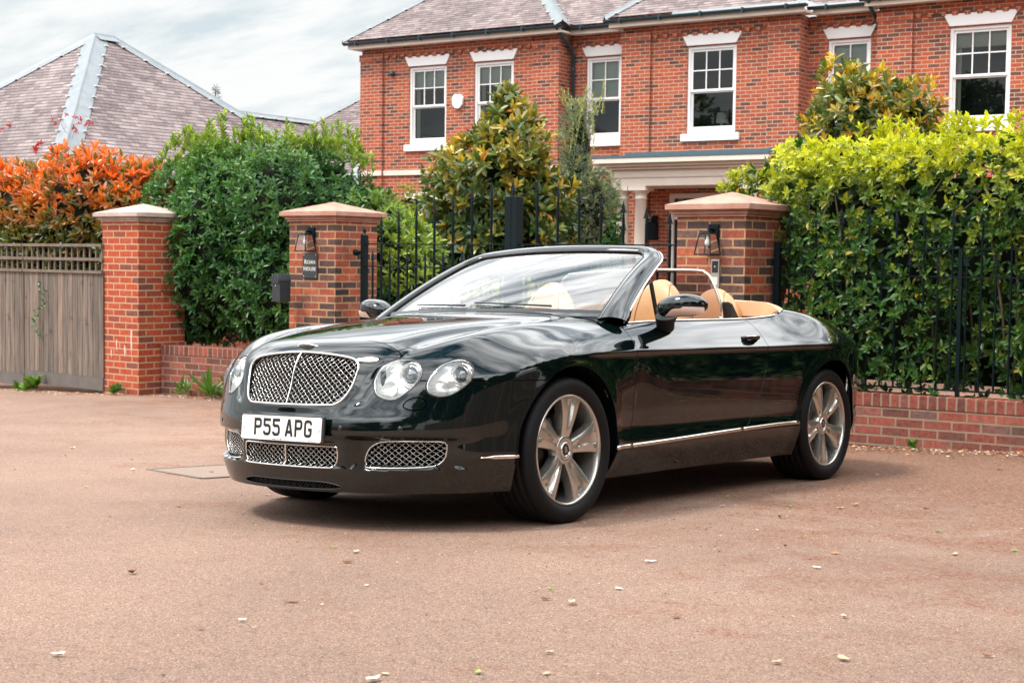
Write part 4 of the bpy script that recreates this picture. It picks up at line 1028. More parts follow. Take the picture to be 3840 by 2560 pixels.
fence_panel(-13.33, 11.93, -15.0, 12.17, -.67, 'weathered grey board fence panel with trellis top, next to the red pillar')
fence_panel(-15.02, 12.17, -16.9, 12.44, -.72, 'weathered grey board fence panel with trellis top, at the left picture edge')
# ================================================================== IRON GATE
def finial(mb, x, z, s=1.0, y=0):
    mb.lathe([(.011 * s, z), (.013 * s, z + .010), (.008 * s, z + .018), (.014 * s, z + .028), (.014 * s, z + .034), (.007 * s, z + .042), (.013 * s, z + .050), (.010 * s, z + .058)], 10, c=(x, y, 0))
    w = .029 * s; d = .011 * s; z0 = z + .056
    pts = [(-w * .85, z0 + .008), (-w * 1.15, z0 - .006), (-w * .5, z0 + .004), (0, z0 - .002), (w * .5, z0 + .004), (w * 1.15, z0 - .006), (w * .85, z0 + .008), (w * .42, z0 + .045), (0, z0 + .115)]
    v = [(x + a, y - d * (1 - min(1, (b_ - z0) / .12)) * .6, b_) for a, b_ in pts] + [(x + a, y + d * (1 - min(1, (b_ - z0) / .12)) * .6, b_) for a, b_ in pts]
    n = 9; mb.add(v, [tuple(range(n)), tuple(range(2 * n - 1, n - 1, -1))] + [(i, i + n, (i + 1) % n + n, (i + 1) % n) for i in range(n)])
GA = np.array([-9.77, 12.30]); GB = np.array([-5.62, 11.62]); gd = GB - GA; GL = np.linalg.norm(gd); gd = gd / GL; grz = math.atan2(gd[1], gd[0])
def gate_leaf(org, L, flip, label):
    """bars run from the hinge post (0) to the meeting post (L); flip mirrors"""
    r = empty('iron_gate', (org[0], org[1], 0), grz, label=label, cat='gate', group='pair of black iron driveway gates')
    X = (lambda a: a) if not flip else (lambda a: L - a)
    zb = -.62
    m = MB(); a = X(0.0); m.box(a - .030, a + .030, -.03, .03, zb, 1.115); m.lathe([(.030, 1.115), (.022, 1.125), (.014, 1.135), (.020, 1.15), (.017, 1.175), (.006, 1.20), (.0005, 1.205)], 12, c=(a, 0, 0)); bevel(m.build('hinge_post', IRON, r), .003)
    m = MB(); a = X(L - .045); m.box(a - .045, a + .045, -.045, .045, zb, 1.478); mp_ = m.build('meeting_post', IRON, r); bevel(mp_, .003)
    if not flip: m = MB(); finial(m, a + .02, 1.478, 1.15); m.build('finial', IRON, mp_)
    for z in (1.02, .785, .10, -.50):
        m = MB(); m.box(min(X(0.03), X(L - .09)), max(X(0.03), X(L - .09)), -.016, .016, z - .006, z + .006); m.build('rail', IRON, r)
    n = 8; sp = (L - .045) / (n + .0)
    for i in range(1, n):
        a = X(i * sp); f = i / (n - .5); top = 1.02 + .075 + .40 * f
        m = MB(); m.tube([(a, 0, zb + .06), (a, 0, top)], .0135, 10); bo_ = m.build('bar', IRON, r)
        m = MB(); finial(m, a, top); 
        m.build('finial', IRON, bo_)
        for z in (1.02, .785): m = MB(); m.lathe([(.014, z - .012), (.018, z - .008), (.018, z + .008), (.014, z + .012)], 10, c=(a, 0, 0)); m.build('collar', IRON, bo_)
    for i in range(n):
        a = X((i + .5) * sp) 
        m = MB(); m.tube([(a, 0, zb + .06), (a, 0, .80)], .0115, 10); bo_ = m.build('dog_bar', IRON, r)
        m = MB(); finial(m, a, .80, .92); m.build('finial', IRON, bo_)
    return r
gate_leaf(GA, GL / 2 + .02, False, 'black iron gate leaf hinged beside the house sign pillar')
gate_leaf(GA + gd * (GL / 2 + .0), GL / 2, True, 'black iron gate leaf hinged at the intercom pillar')
hm = MB(); hm.tube([(-9.93, 12.33, .93), (-9.80, 12.305, .93)], .02, 10); hm.lathe([(.0, -.03), (.035, -.02), (.035, .02), (.0, .03)], 14, axis='x', c=(-9.90, 12.325, .93)); 
tag(hm.build('gate_hinge', IRON), 'black iron hinge bracket between sign pillar and gate post', 'hinge')
# ================================================================== RAILINGS on the right wall
r = empty('iron_railing', (-4.9, 11.64, -.15), 0, label='black iron railing standing on the low wall in front of the right hedge', cat='railing')
for z in (1.155, .935, .045):
    m = MB(); m.box(.02, 6.4, -.012, .012, z - .006, z + .006); m.build('rail', IRON, r)
m = MB(); m.box(.02, .07, -.025, .025, 0, 1.2); m.build('post', IRON, r)
for i in range(56):
    a = .15 + i * .113; m = MB(); tall = i % 2 == 0; top = 1.30 if tall else .965
    m.tube([(a, 0, .045), (a, 0, top)], .0085, 8); bo_ = m.build('bar', IRON, r)
    if tall and i % 12 == 0 and i: m2 = MB(); m2.box(a + .05, a + .08, -.02, .02, 0, 1.16); m2.build('post', IRON, r)
    if i < 26: m2 = MB(); finial(m2, a, top, .8); m2.build('finial', IRON, bo_)
# ================================================================== LANTERNS, SIGN, INTERCOM, MAILBOX
LGLASS = glass_mat('lantern_glass', (.90, .93, .93), .8, 1.35)
def lantern(px, py, rz, zc, label):
    """px,py on the wall face; local -y points away from the wall"""
    r = empty('wall_lantern', (px, py, zc), rz, label=label, cat='lantern', group='wall lanterns on the gate pillars')
    m = MB(); m.box(-.048, .048, -.022, 0, .005, .205); bevel(m.build('back_plate', IRON, r), .002)
    m = MB(); m.tube([(0, -.02, .155), (0, -.06, .165), (0, -.095, .160), (0, -.105, .135)], .013, 8); m.box(-.035, .035, -.14, -.07, .125, .137); m.build('arm', IRON, r)
    zt, zb = .125, -.045; a, c = .050, .078; cy = -.105
    T4 = [(-a, cy - a, zt), (a, cy - a, zt), (a, cy + a, zt), (-a, cy + a, zt)]; B4 = [(-c, cy - c, zb), (c, cy - c, zb), (c, cy + c, zb), (-c, cy + c, zb)]
    m = MB()
    for i in range(4):
        m.tube([T4[i], B4[i]], .0052, 4, smooth=False); m.tube([T4[i], T4[(i + 1) % 4]], .0055, 4, smooth=False); m.tube([B4[i], B4[(i + 1) % 4]], .0055, 4, smooth=False)
    m.add(T4, [(0, 1, 2, 3)]); m.build('lantern_frame', IRON, r)
    m = MB()
    for i in range(4): m.add([T4[i], T4[(i + 1) % 4], B4[(i + 1) % 4], B4[i]], [(0, 1, 2, 3)])
    m.build('glass', LGLASS, r)
    m = MB(); m.lathe([(.013, .118), (.013, .085), (.022, .070), (.026, .050), (.020, .030), (.0005, .022)], 16, c=(0, cy, 0)); m.build('bulb', mat('bulb', (.85, .83, .78), rough=.15, coat=1), r)
    return r
def on_p2(u, off=0): 
    a = math.radians(-2.7); return (-9.985 - .665 * math.cos(a) * (1 - u) , 12.085 - .665 * math.sin(a) * (1 - u))
x_, y_ = on_p2(.50); lantern(x_, y_, math.radians(-2.7), .985, 'black glazed lantern on the pillar with the house sign')
lantern(-4.965 - .665 * .44, 11.22 + .665 * .44 * .1228, math.radians(-7), .985, 'black glazed lantern above the intercom on the right gate pillar')
SLATE = mat('slate', (.030, .034, .038), rough=.5, bump=(20, .15, .003)); WLET = mat('sign_letter', (.62, .60, .56), rough=.6)
x_, y_ = on_p2(.475); s = empty('house_sign', (x_, y_, .785), math.radians(-2.7), label='dark slate plaque lettered Roan House on the gate pillar', cat='sign')
m = MB(); m.box(-.105, .105, -.018, 0, -.135, .135); pl_ = m.build('plaque', SLATE, s); bevel(pl_, .003)
def smallcaps(word, size, z):
    o1 = textmesh(word[0], size, .0006, 'lettering', WLET, pl_, (0, -.0195, z), (math.pi / 2, 0, 0), bold=.0008)
    o2 = textmesh(word[1:], size * .80, .0006, 'lettering', WLET, pl_, (0, -.0195, z - size * .035), (math.pi / 2, 0, 0), bold=.0008)
    bpy.context.view_layer.update(); w1, w2 = o1.dimensions.x, o2.dimensions.x; g_ = .004; tot = w1 + g_ + w2
    o1.location.x = -tot / 2 + w1 / 2; o2.location.x = tot / 2 - w2 / 2
smallcaps('ROAN', .066, .038); smallcaps('HOUSE', .066, -.034)
for a in (-.085, .085):
    for c in (-.115, .115): m = MB(); m.lathe([(.005, -.0195), (.004, -.0205), (.0003, -.021)], 10, axis='y', c=(a, 0, c)); m.build('screw', CHROME, pl_)
# intercom
s = empty('door_intercom', (-4.965 - .665 * .40, 11.22 + .665 * .40 * .1228, .745), math.radians(-7), label='slim steel intercom panel under the lantern on the right gate pillar', cat='intercom')
m = MB(); m.box(-.040, .040, -.026, 0, -.155, .155); ip = m.build('panel', mat('brushed_steel', (.45, .44, .42), rough=.35, metal=.8), s); bevel(ip, .003)
m = MB(); m.box(-.028, .028, -.029, -.026, .045, .140); m.build('camera_window', BLACKP, ip)
m = MB(); m.lathe([(.010, -.0292), (.008, -.0310), (.0003, -.0315)], 16, axis='y', c=(0, 0, .092)); m.build('camera_lens', PROJ, ip)
m = MB(); m.box(-.026, .026, -.0285, -.026, -.055, .010); m.build('name_card', mat('card', (.62, .60, .52), rough=.6), ip)
# mailbox at the left pillar
MBX = mat('mailbox_metal', (.018, .030, .040), rough=.45, metal=.3, var=(12, .6, (.05, .04, .04)), bump=(14, .3, .004))
s = empty('mailbox', (-10.575, 11.93, .40), math.radians(-10.7 - 6), label='dark rusty metal mailbox with curved lid hung beside the sign pillar', cat='mailbox')
m = MB(); m.box(-.078, .078, -.085, .05, 0, .215); bevel(m.build('box_body', MBX, s), .004)
m = MB(); pr = [(.083 * math.cos(a), .215 + .085 * math.sin(a)) for a in np.linspace(0, math.pi, 18)]; m.prism(pr, 1, -.093, .052); lid = m.build('lid', MBX, s); bevel(lid, .003)
m = MB(); m.box(-.070, .070, -.098, -.088, .195, .245); m.build('flap', MBX, s)
m = MB(); m.lathe([(.006, -.0865), (.005, -.093), (.0003, -.094)], 10, axis='y', c=(0, 0, .168)); m.build('lock', CHROME, s)
# drain cover
s = empty('drain_cover', (-6.72, 6.98, float(gh(-6.72, 6.98))), math.radians(-30), label='flat rectangular metal drain cover set in the tarmac left of the car', cat='drain cover')
s.rotation_euler = (math.radians(0), 0, 0); nn_ = Vector(_n); s.rotation_mode = 'QUATERNION'; s.rotation_quaternion = Vector((0, 0, 1)).rotation_difference(nn_) @ Matrix.Rotation(math.radians(-18), 3, 'Z').to_quaternion()
m = MB(); m.box(-.36, .36, -.30, .30, -.03, .004); m.build('cover_plate', mat('cover_metal', (.19, .135, .105), rough=.9, var=(20, .6, (.25, .18, .14)), bump=(70, .4, .003)), s)
m = MB()
for a in (-.38, .38): m.box(a - .012, a + .012, -.32, .32, -.03, .006)
for a in (-.32, .32): m.box(-.368, .368, a - .012, a + .012, -.03, .0065)
m.build('cover_rim', mat('rim_metal', (.12, .085, .065), rough=.7), s)
# ================================================================== HOUSE
WPAINT = mat('white_paint', (.78, .77, .76), rough=.45, bump=(15, .05, .002)); CREAM = mat('cream_stone', (.66, .57, .49), rough=.7, bump=(30, .15, .003), var=(2.5, .4, (.56, .47, .40)))
GUT = mat('gutter_plastic', (.014, .040, .050), rough=.35); LEAD = mat('lead_sheet', (.15, .175, .19), rough=.5, metal=.1, var=(5, .6, (.24, .26, .275)), bump=(8, .25, .01))
WGLASS = glass_mat('window_glass', (.62, .68, .68), 1.0, 1.65)
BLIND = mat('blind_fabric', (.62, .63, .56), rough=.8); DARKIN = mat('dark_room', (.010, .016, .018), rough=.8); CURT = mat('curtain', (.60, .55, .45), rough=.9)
def tiles():
    m = mat('roof_tile', rough=.8, spec=.3); t = m.node_tree; b = t.nodes['Principled BSDF']; uv = t.nodes.new('ShaderNodeUVMap')
    br = t.nodes.new('ShaderNodeTexBrick'); br.offset = .5; br.inputs['Color1'].default_value = (0, 0, 0, 1); br.inputs['Color2'].default_value = (1, 1, 1, 1); br.inputs['Mortar'].default_value = (.5, .5, .5, 1)
    br.inputs['Scale'].default_value = 1; br.inputs['Brick Width'].default_value = .165; br.inputs['Row Height'].default_value = .10; br.inputs['Mortar Size'].default_value = .002; br.inputs['Mortar Smooth'].default_value = .1
    t.links.new(uv.outputs[0], br.inputs[0]); sp = t.nodes.new('ShaderNodeSeparateXYZ'); t.links.new(uv.outputs[0], sp.inputs[0])
    a = t.nodes.new('ShaderNodeMath'); a.operation = 'MULTIPLY'; a.inputs[1].default_value = 10; t.links.new(sp.outputs[1], a.inputs[0]); f = t.nodes.new('ShaderNodeMath'); f.operation = 'FRACT'; t.links.new(a.outputs[0], f.inputs[0])
    col = ramp(t, br.outputs['Color'], [(0, (.125, .095, .097)), (.5, (.185, .145, .142)), (1, (.25, .205, .20))])
    co = t.nodes.new('ShaderNodeTexCoord'); mo = ramp(t, noise(t, co.outputs['Object'], .9, 8, .7), [(0.30, (.55, .50, .50)), (0.52, (1.0, .97, .96)), (0.75, (1.40, 1.36, 1.34))]); col = mixc(t, .9, col, mo, 'MULTIPLY')
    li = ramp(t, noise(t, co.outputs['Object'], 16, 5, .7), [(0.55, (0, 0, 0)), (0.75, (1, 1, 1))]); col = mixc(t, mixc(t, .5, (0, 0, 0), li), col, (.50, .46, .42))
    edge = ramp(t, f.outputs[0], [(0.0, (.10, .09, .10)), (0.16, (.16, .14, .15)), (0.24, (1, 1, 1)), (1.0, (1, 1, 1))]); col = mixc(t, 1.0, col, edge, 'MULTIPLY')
    t.links.new(col, b.inputs['Base Color'])
    bb = t.nodes.new('ShaderNodeBump'); bb.inputs['Distance'].default_value = .02; bb.inputs['Strength'].default_value = .8; inv = t.nodes.new('ShaderNodeMath'); inv.operation = 'SUBTRACT'; inv.inputs[0].default_value = 1; t.links.new(f.outputs[0], inv.inputs[1]); t.links.new(inv.outputs[0], bb.inputs['Height']); t.links.new(bb.outputs[0], b.inputs['Normal'])
    return m
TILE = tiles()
def roof_faces(name, polys, parent):
    """polys: list of (points, eave direction); uv: u along eave, v up the slope"""
    V = []; F_ = []; UV = []
    for pts, ed in polys:
        P = np.array(pts, float); e = np.array(ed, float); e /= np.linalg.norm(e); n = np.cross(P[1] - P[0], P[2] - P[0]); n /= np.linalg.norm(n)
        if n[2] < 0: P = P[::-1]; n = -n
        up = np.cross(n, e); up *= np.sign(up[2]); b0 = len(V); V += list(P); F_.append(tuple(range(b0, b0 + len(P))))
        z0 = np.array([0, 0, 5.70]); UV += [((p - P[0]) @ e + P[0] @ e, (p[2] - 0.0) / up[2]) for p in P]
    return meshobj(name, V, F_, TILE, parent, uv=UV)
HZ = -.95; YA, YB = 27.1, 27.6
HOUSE = empty('brick_house', (-14, 27.6, HZ), label='large red brick house with white sash windows behind the gate', cat='house')
def hb(name, mb, mt, parent=None, **k):
    o = mb.build(name, mt, parent or HOUSE, **k)
    if parent is None or parent is HOUSE: o.location = (14, -27.6, -HZ)
    return o
X1, X2 = -21.68, 4.0
ZE = 5.64
m = MB()
def wall_with_holes(mb, x0, x1, y, z0, z1, holes):
    """front wall plane at y facing -y with rectangular holes (x0,x1,z0,z1), reveals .09 deep"""
    xs_ = sorted(set([x0, x1] + [h[0] for h in holes] + [h[1] for h in holes])); zs_ = sorted(set([z0, z1] + [h[2] for h in holes] + [h[3] for h in holes]))
    for i in range(len(xs_) - 1):
        for j in range(len(zs_) - 1):
            cx_, cz_ = (xs_[i] + xs_[i + 1]) / 2, (zs_[j] + zs_[j + 1]) / 2
            if any(h[0] < cx_ < h[1] and h[2] < cz_ < h[3] for h in holes): continue
            mb.quad((xs_[i], y, zs_[j]), (xs_[i + 1], y, zs_[j]), (xs_[i + 1], y, zs_[j + 1]), (xs_[i], y, zs_[j + 1]))
    for h in holes:
        d = .12
        mb.quad((h[0], y, h[2]), (h[0], y, h[3]), (h[0], y + d, h[3]), (h[0], y + d, h[2])); mb.quad((h[1], y, h[3]), (h[1], y, h[2]), (h[1], y + d, h[2]), (h[1], y + d, h[3]))
        mb.quad((h[0], y, h[3]), (h[1], y, h[3]), (h[1], y + d, h[3]), (h[0], y + d, h[3])); mb.quad((h[0], y, h[2]), (h[0], y + d, h[2]), (h[1], y + d, h[2]), (h[1], y, h[2]))
WIN = []   # x0,x1,ztop,zbot,y,cols,style
yb1 = YA + .06
W_ = {'w1': (-20.32, -19.29, 5.17, 3.44, yb1), 'w2': (-18.54, -17.51, 5.17, 3.44, yb1), 'w3': (-15.95, -15.10, 5.17, 3.44, YB), 'w4': (-13.36, -12.29, 5.17, 3.44, yb1), 'w5': (-10.57, -9.72, 5.17, 3.44, YB), 'w6': (-8.09, -6.99, 5.17, 3.44, yb1),
      'g1': (-20.32, -19.29, 2.13, .15, yb1), 'g2': (-18.54, -17.51, 2.13, .15, yb1), 'g3': (-15.95, -15.10, 2.13, .15, YB)}
def holes(y, x0, x1): return [(w[0], w[1], w[3], w[2]) for w in W_.values() if abs(w[4] - y) < .01 and x0 < w[0] < x1]
wall_with_holes(m, X1, -16.34, yb1, HZ, ZE, holes(yb1, X1, -16.34)); wall_with_holes(m, -14.83, -10.96, yb1, HZ, ZE, holes(yb1, -14.83, -10.96) + [(-13.72, -12.36, HZ + .12, 2.25)]); wall_with_holes(m, -9.42, X2, yb1, HZ, ZE, holes(yb1, -9.42, X2))
wall_with_holes(m, -16.34, -14.83, YB, HZ, ZE, holes(YB, -16.34, -14.8)); wall_with_holes(m, -10.96, -9.42, YB, HZ, ZE, holes(YB, -11, -9.4))
for xr, a, b_ in ((-16.34, yb1, YB), (-10.96, yb1, YB)): m.quad((xr, a, HZ), (xr, b_, HZ), (xr, b_, ZE), (xr, a, ZE))
for xr in (-14.83, -9.42): m.quad((xr, YB, HZ), (xr, yb1, HZ), (xr, yb1, ZE), (xr, YB, ZE))
m.quad((X1, 38, HZ), (X1, yb1, HZ), (X1, yb1, ZE), (X1, 38, ZE)); m.quad((X2, yb1, HZ), (X2, 38, HZ), (X2, 38, ZE), (X2, yb1, ZE)); m.quad((X1, 38, HZ), (X1, 38, ZE), (X2, 38, ZE), (X2, 38, HZ))
hb('wall', m, BR_HOUSE, uvoff=(.04, .03))
for a, b_ in ((X1, -21.05), (-16.98, -16.34), (-14.83, -14.18), (-11.60, -10.96), (-9.42, -8.77)):
    m = MB(); m.box(a - .003, b_ + .003, YA, yb1 - .002, HZ, ZE - .16); m.box(a - .02, b_ + .02, YA - .02, yb1 - .002, 5.37, 5.445 + .075)
    hb('pilaster', m, BR_HOUSE, uvoff=(.11, .03))
# corbelled dentils under the eaves
for x0, x1, y in ((-21.02, -17.01, yb1), (-14.15, -11.63, yb1), (-8.74, X2, yb1), (-16.3, -14.86, YB), (-10.93, -9.45, YB)):
    m = MB(); m.box(x0, x1, y - .045, y - .002, 5.455, ZE)
    a = x0 + .02
    while a < x1 - .1: m.box(a, a + .102, y - .044, y - .002, 5.385, 5.455); a += .225
    hb('dentil_course', m, BR_HOUSE, uvoff=(0, .03))
def window(name, x0, x1, zt, zb, y, cols, rows, blind, blind_h, curtain=False):
    w = x1 - x0; fr = MB(); t_ = .055; yo = y + .035
    fr.box(x0, x0 + t_, yo, yo + .10, zb, zt); fr.box(x1 - t_, x1, yo, yo + .10, zb, zt); fr.box(x0, x1, yo - .002, yo + .10, zt - t_, zt); fr.box(x0, x1, yo - .002, yo + .10, zb, zb + .06)
    fo = hb('window', fr, WPAINT); bevel(fo, .004)
    zm = zb + (zt - zb) * (4.30 - 3.44) / (5.17 - 3.44)
    a0, a1 = x0 + t_, x1 - t_
    up = MB(); yu = yo + .030
    up.box(a0, a0 + .045, yu, yu + .035, zm, zt - t_); up.box(a1 - .045, a1, yu, yu + .035, zm, zt - t_); up.box(a0, a1, yu - .001, yu + .035, zt - t_ - .045, zt - t_); up.box(a0, a1, yu - .001, yu + .036, zm - .022, zm + .022)
    for i in range(1, cols): c = a0 + .045 + (a1 - a0 - .09) * i / cols; up.box(c - .011, c + .011, yu + .004, yu + .03, zm + .02, zt - t_ - .04)
    for j in range(1, rows): z = zm + .022 + (zt - t_ - .045 - zm - .022) * j / rows; up.box(a0 + .04, a1 - .04, yu + .0045, yu + .029, z - .011, z + .011)
    fo2 = up.build('upper_sash', WPAINT, fo)
    lo = MB(); yl = yo + .066
    lo.box(a0, a0 + .045, yl, yl + .03, zb + .06, zm); lo.box(a1 - .045, a1, yl, yl + .03, zb + .06, zm); lo.box(a0, a1, yl - .001, yl + .03, zb + .06, zb + .14); lo.box(a0, a1, yl - .001, yl + .031, zm - .05, zm - .0)
    lo.build('lower_sash', WPAINT, fo)
    g = MB(); g.quad((a0, yu + .018, zm), (a1, yu + .018, zm), (a1, yu + .018, zt - t_), (a0, yu + .018, zt - t_)); g.quad((a0, yl + .016, zb + .06), (a1, yl + .016, zb + .06), (a1, yl + .016, zm), (a0, yl + .016, zm)); g.build('pane', WGLASS, fo)
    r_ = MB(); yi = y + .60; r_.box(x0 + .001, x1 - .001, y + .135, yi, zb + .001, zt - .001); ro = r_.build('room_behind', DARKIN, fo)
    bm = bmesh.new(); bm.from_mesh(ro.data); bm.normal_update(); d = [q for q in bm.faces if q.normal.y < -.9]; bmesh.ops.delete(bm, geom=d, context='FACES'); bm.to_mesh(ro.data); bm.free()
    if blind: m_ = MB(); m_.box(a0 + .01, a1 - .01, y + .15, y + .155, zt - t_ - blind_h, zt - .02); m_.build('blind', blind, fo)
    if curtain: m_ = MB(); n = 12; m_.add([(a0 + .02 + .10 * i / n, y + .19 + .012 * math.sin(i * 2.2), z) for z in (zb + .02, zt - .02) for i in range(n + 1)], [(i, i + 1, n + 2 + i, n + 1 + i) for i in range(n)], True); m_.build('curtain', CURT, fo)
    s_ = MB(); s_.box(x0 - .10, x1 + .10, y - .06, y + .035, zb - .155, zb - .008); bevel(s_.build('sill', WPAINT, fo), .006)
    l = MB(); v = [(x0, y - .03, zt + .02), (x1, y - .03, zt + .02), (x1 + .115, y - .03, zt + .24), (x0 - .115, y - .03, zt + .24)]
    l.add(v + [(a, y + .05, c) for a, b__, c in v], [(0, 1, 2, 3), (7, 6, 5, 4), (0, 4, 5, 1), (1, 5, 6, 2), (2, 6, 7, 3), (3, 7, 4, 0)]); bevel(l.build('lintel', WPAINT, fo), .005)
    return fo
for k, (w, c, r_, bl, bh, cu) in enumerate((('w1', 3, 2, BLIND, .40, True), ('w2', 3, 2, BLIND, .40, True), ('w3', 2, 2, BLIND, .80, False), ('w4', 3, 2, None, 0, False), ('w5', 2, 2, BLIND, .80, False), ('w6', 3, 2, CURT, .30, True), ('g1', 3, 2, None, 0, False), ('g2', 3, 2, None, 0, False), ('g3', 2, 2, None, 0, False))):
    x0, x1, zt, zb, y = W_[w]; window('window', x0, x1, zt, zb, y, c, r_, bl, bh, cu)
# table lamp in the landing window
m = MB(); m.lathe([(.10, 3.86), (.13, 3.66)], 20, c=(-12.72, yb1 + .32, 0)); m.lathe([(.02, 3.66), (.045, 3.60), (.03, 3.5), (.06, 3.44)], 16, c=(-12.72, yb1 + .32, 0)); hb('table_lamp', m, BLIND)
# string course
for x0, x1, y in ((X1 - .03, -21.02, YA - .01), (-21.02, -16.98, yb1), (-16.98, -16.31, YA - .01), (-16.31, -14.86, YB), (-8.8, X2, yb1)):
    m = MB(); m.box(x0, x1, y - .04, y - .003, 2.745, 2.86); bevel(hb('string_course', m, CREAM), .01)
# soffit, fascia, gutters
def eave(x0, x1, y, left_ret=None, right_ret=None):
    ye = y - .30
    m = MB(); m.box(x0 - .18, x1 + .18, ye + .02, y + .2, ZE, ZE + .045); m.box(x0 - .18, x1 + .18, ye, ye + .02, ZE - .01, ZE + .14); hb('soffit', m, CREAM)
    m = MB(); n = 8; yc, zc_ = ye - .055, ZE + .135; pr = [(yc + .055 * math.cos(a), zc_ + .062 * math.sin(a)) for a in np.linspace(math.pi, 2 * math.pi, n)]; pr = pr + [(yc + .05 * math.cos(a), zc_ + .055 * math.sin(a)) for a in np.linspace(2 * math.pi, math.pi, n)]
    v = [(xx_, a, b_) for xx_ in (x0 - .26, x1 + .26) for a, b_ in pr]; N2 = len(pr); m.add(v, [(i, (i + 1) % N2, N2 + (i + 1) % N2, N2 + i) for i in range(N2)] + [tuple(range(N2)), tuple(range(2 * N2 - 1, N2 - 1, -1))])
    go = hb('gutter', m, GUT)
    a = x0 + .1
    while a < x1: b2 = MB(); b2.box(a, a + .035, ye - .125, ye + .01, ZE + .065, ZE + .155); b2.build('bracket', GUT, go); a += .9
eave(X1, -16.34, yb1); eave(-16.0, -15.2, YB); eave(-14.83, -10.96, yb1); eave(-10.6, -9.8, YB); eave(-9.42, X2, yb1)
# downpipes
for xp in (-16.24, -9.52):
    m = MB(); m.tube([(xp - (.02 if xp < -12 else 0), YA - .25, ZE + .10), (xp, YA - .15, ZE - .02), (xp, YB - .2, 5.40), (xp, YB - .07, 5.25), (xp, YB - .07, HZ)], .038, 10)
    for z in (4.9, 3.4, 1.5): m.lathe([(.045, z), (.047, z + .03), (.045, z + .06)], 12, c=(xp, YB - .07, 0))
    hb('downpipe', m, GUT)
# roof
tp = math.tan(math.radians(38)); ZR = ZE + .19; xL = X1 - .30; y0 = YA - .30; y1 = YB - .30
def P_(x, y, s): return (x + 14, y - 27.6, ZR + tp * s - HZ)
ysB = 44
def bay(x0, x1):
    h = (x1 - x0) / 2; xc = (x0 + x1) / 2
    return [([P_(x0, y0, 0), P_(x1, y0, 0), P_(xc, y0 + h, h)], (1, 0, 0)), ([P_(x1, y0, 0), P_(x1, y1, 0), P_(xc, y1 + h, h), P_(xc, y0 + h, h)], (0, 1, 0)), ([P_(x0, y0, 0), P_(xc, y0 + h, h), P_(xc, y1 + h, h), P_(x0, y1, 0)], (0, 1, 0))]
x1e = -16.34 + .26; polys = []
h = (x1e - xL) / 2; xc = (x1e + xL) / 2; big = 5.6
polys += [([P_(xL, y0, 0), P_(x1e, y0, 0), P_(xc, y0 + h, h)], (1, 0, 0)), ([P_(x1e, y0, 0), P_(x1e, y1, 0), P_(xc, y1 + h, h), P_(xc, y0 + h, h)], (0, 1, 0))]
polys += [([P_(xL, y0, 0), P_(xc, y0 + h, h), P_(xc, y1 + h, h), P_(xL + big, y1 + big, big), P_(xL + big, y1 + 8, big), P_(xL, y1 + 8 + big, 0)], (0, 1, 0))]
ba = [(-14.83 - .26, -10.96 + .26), (-9.42 - .26, 4.3)]
for a, b_ in ba: polys += bay(a, b_ if b_ < 0 else a + 12)
# main front slope, clipped where the bays rise through it
xx_ = [x1e, ba[0][0], ba[0][1], ba[1][0]]
hB = (ba[0][1] - ba[0][0]) / 2
polys += [([P_(x1e, y1, 0), P_(ba[0][0], y1, 0), P_((ba[0][0] + ba[0][1]) / 2, y1 + hB, hB), P_((ba[0][0] + ba[0][1]) / 2, y1 + big, big), P_(xL + big, y1 + big, big), P_(xc, y1 + h, h)], (1, 0, 0))]
polys += [([P_(ba[0][1], y1, 0), P_(ba[1][0], y1, 0), P_(ba[1][0] + big, y1 + big, big), P_((ba[0][0] + ba[0][1]) / 2, y1 + big, big), P_((ba[0][0] + ba[0][1]) / 2, y1 + hB, hB)], (1, 0, 0))]
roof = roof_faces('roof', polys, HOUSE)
def lead(P0, P1, w, parent, name='hip_flashing', tabs=True, off=.02):
    """lead strip laid over a hip: two narrow wings either side of the line P0-P1"""
    P0, P1 = np.array(P0), np.array(P1); d = P1 - P0; L = np.linalg.norm(d); d /= L
    hdir = np.array([d[0], d[1], 0]); hdir /= np.linalg.norm(hdir); sx = np.array([-hdir[1], hdir[0], 0])
    drop = w * tp / math.sqrt(2)
    m = MB(); n = max(2, int(L / .45)); R_ = []
    for i in range(n + 1):
        c = P0 + d * L * i / n + np.array([0, 0, off])
        R_ += [c + sx * w - np.array([0, 0, drop]), c + sx * .03 - np.array([0, 0, .008]), c + np.array([0, 0, .035]), c - sx * .03 - np.array([0, 0, .008]), c - sx * w - np.array([0, 0, drop])]
    m.add(R_, [(i * 5 + k, i * 5 + k + 1, i * 5 + k + 6, i * 5 + k + 5) for i in range(n) for k in range(4)])
    o = m.build(name, LEAD, parent)
    if tabs:
        m = MB()
        for i in range(n):
            for sg in (1, -1):
                c = P0 + d * L * (i + .5) / n + np.array([0, 0, off + .012]) + sg * sx * w * .96 - np.array([0, 0, drop * .96]); m.box(c[0] - .035, c[0] + .035, c[1] - .035, c[1] + .035, c[2] - .004, c[2] + .012)
        m.build('lead_clips', mat('bright_lead', (.75, .75, .76), rough=.4), o)
    return o
lead(P_(xL, y0, 0), P_(xc, y0 + h, h), .13, roof); lead(P_(x1e, y0, 0), P_(xc, y0 + h, h), .17, roof)
a, b_ = ba[0]; lead(P_(a, y0, 0), P_((a + b_) / 2, y0 + hB, hB), .13, roof); lead(P_(b_, y0, 0), P_((a + b_) / 2, y0 + hB, hB), .16, roof)
lead(P_(ba[1][0], y0, 0), P_(ba[1][0] + 5, y0 + 5, 5), .13, roof)
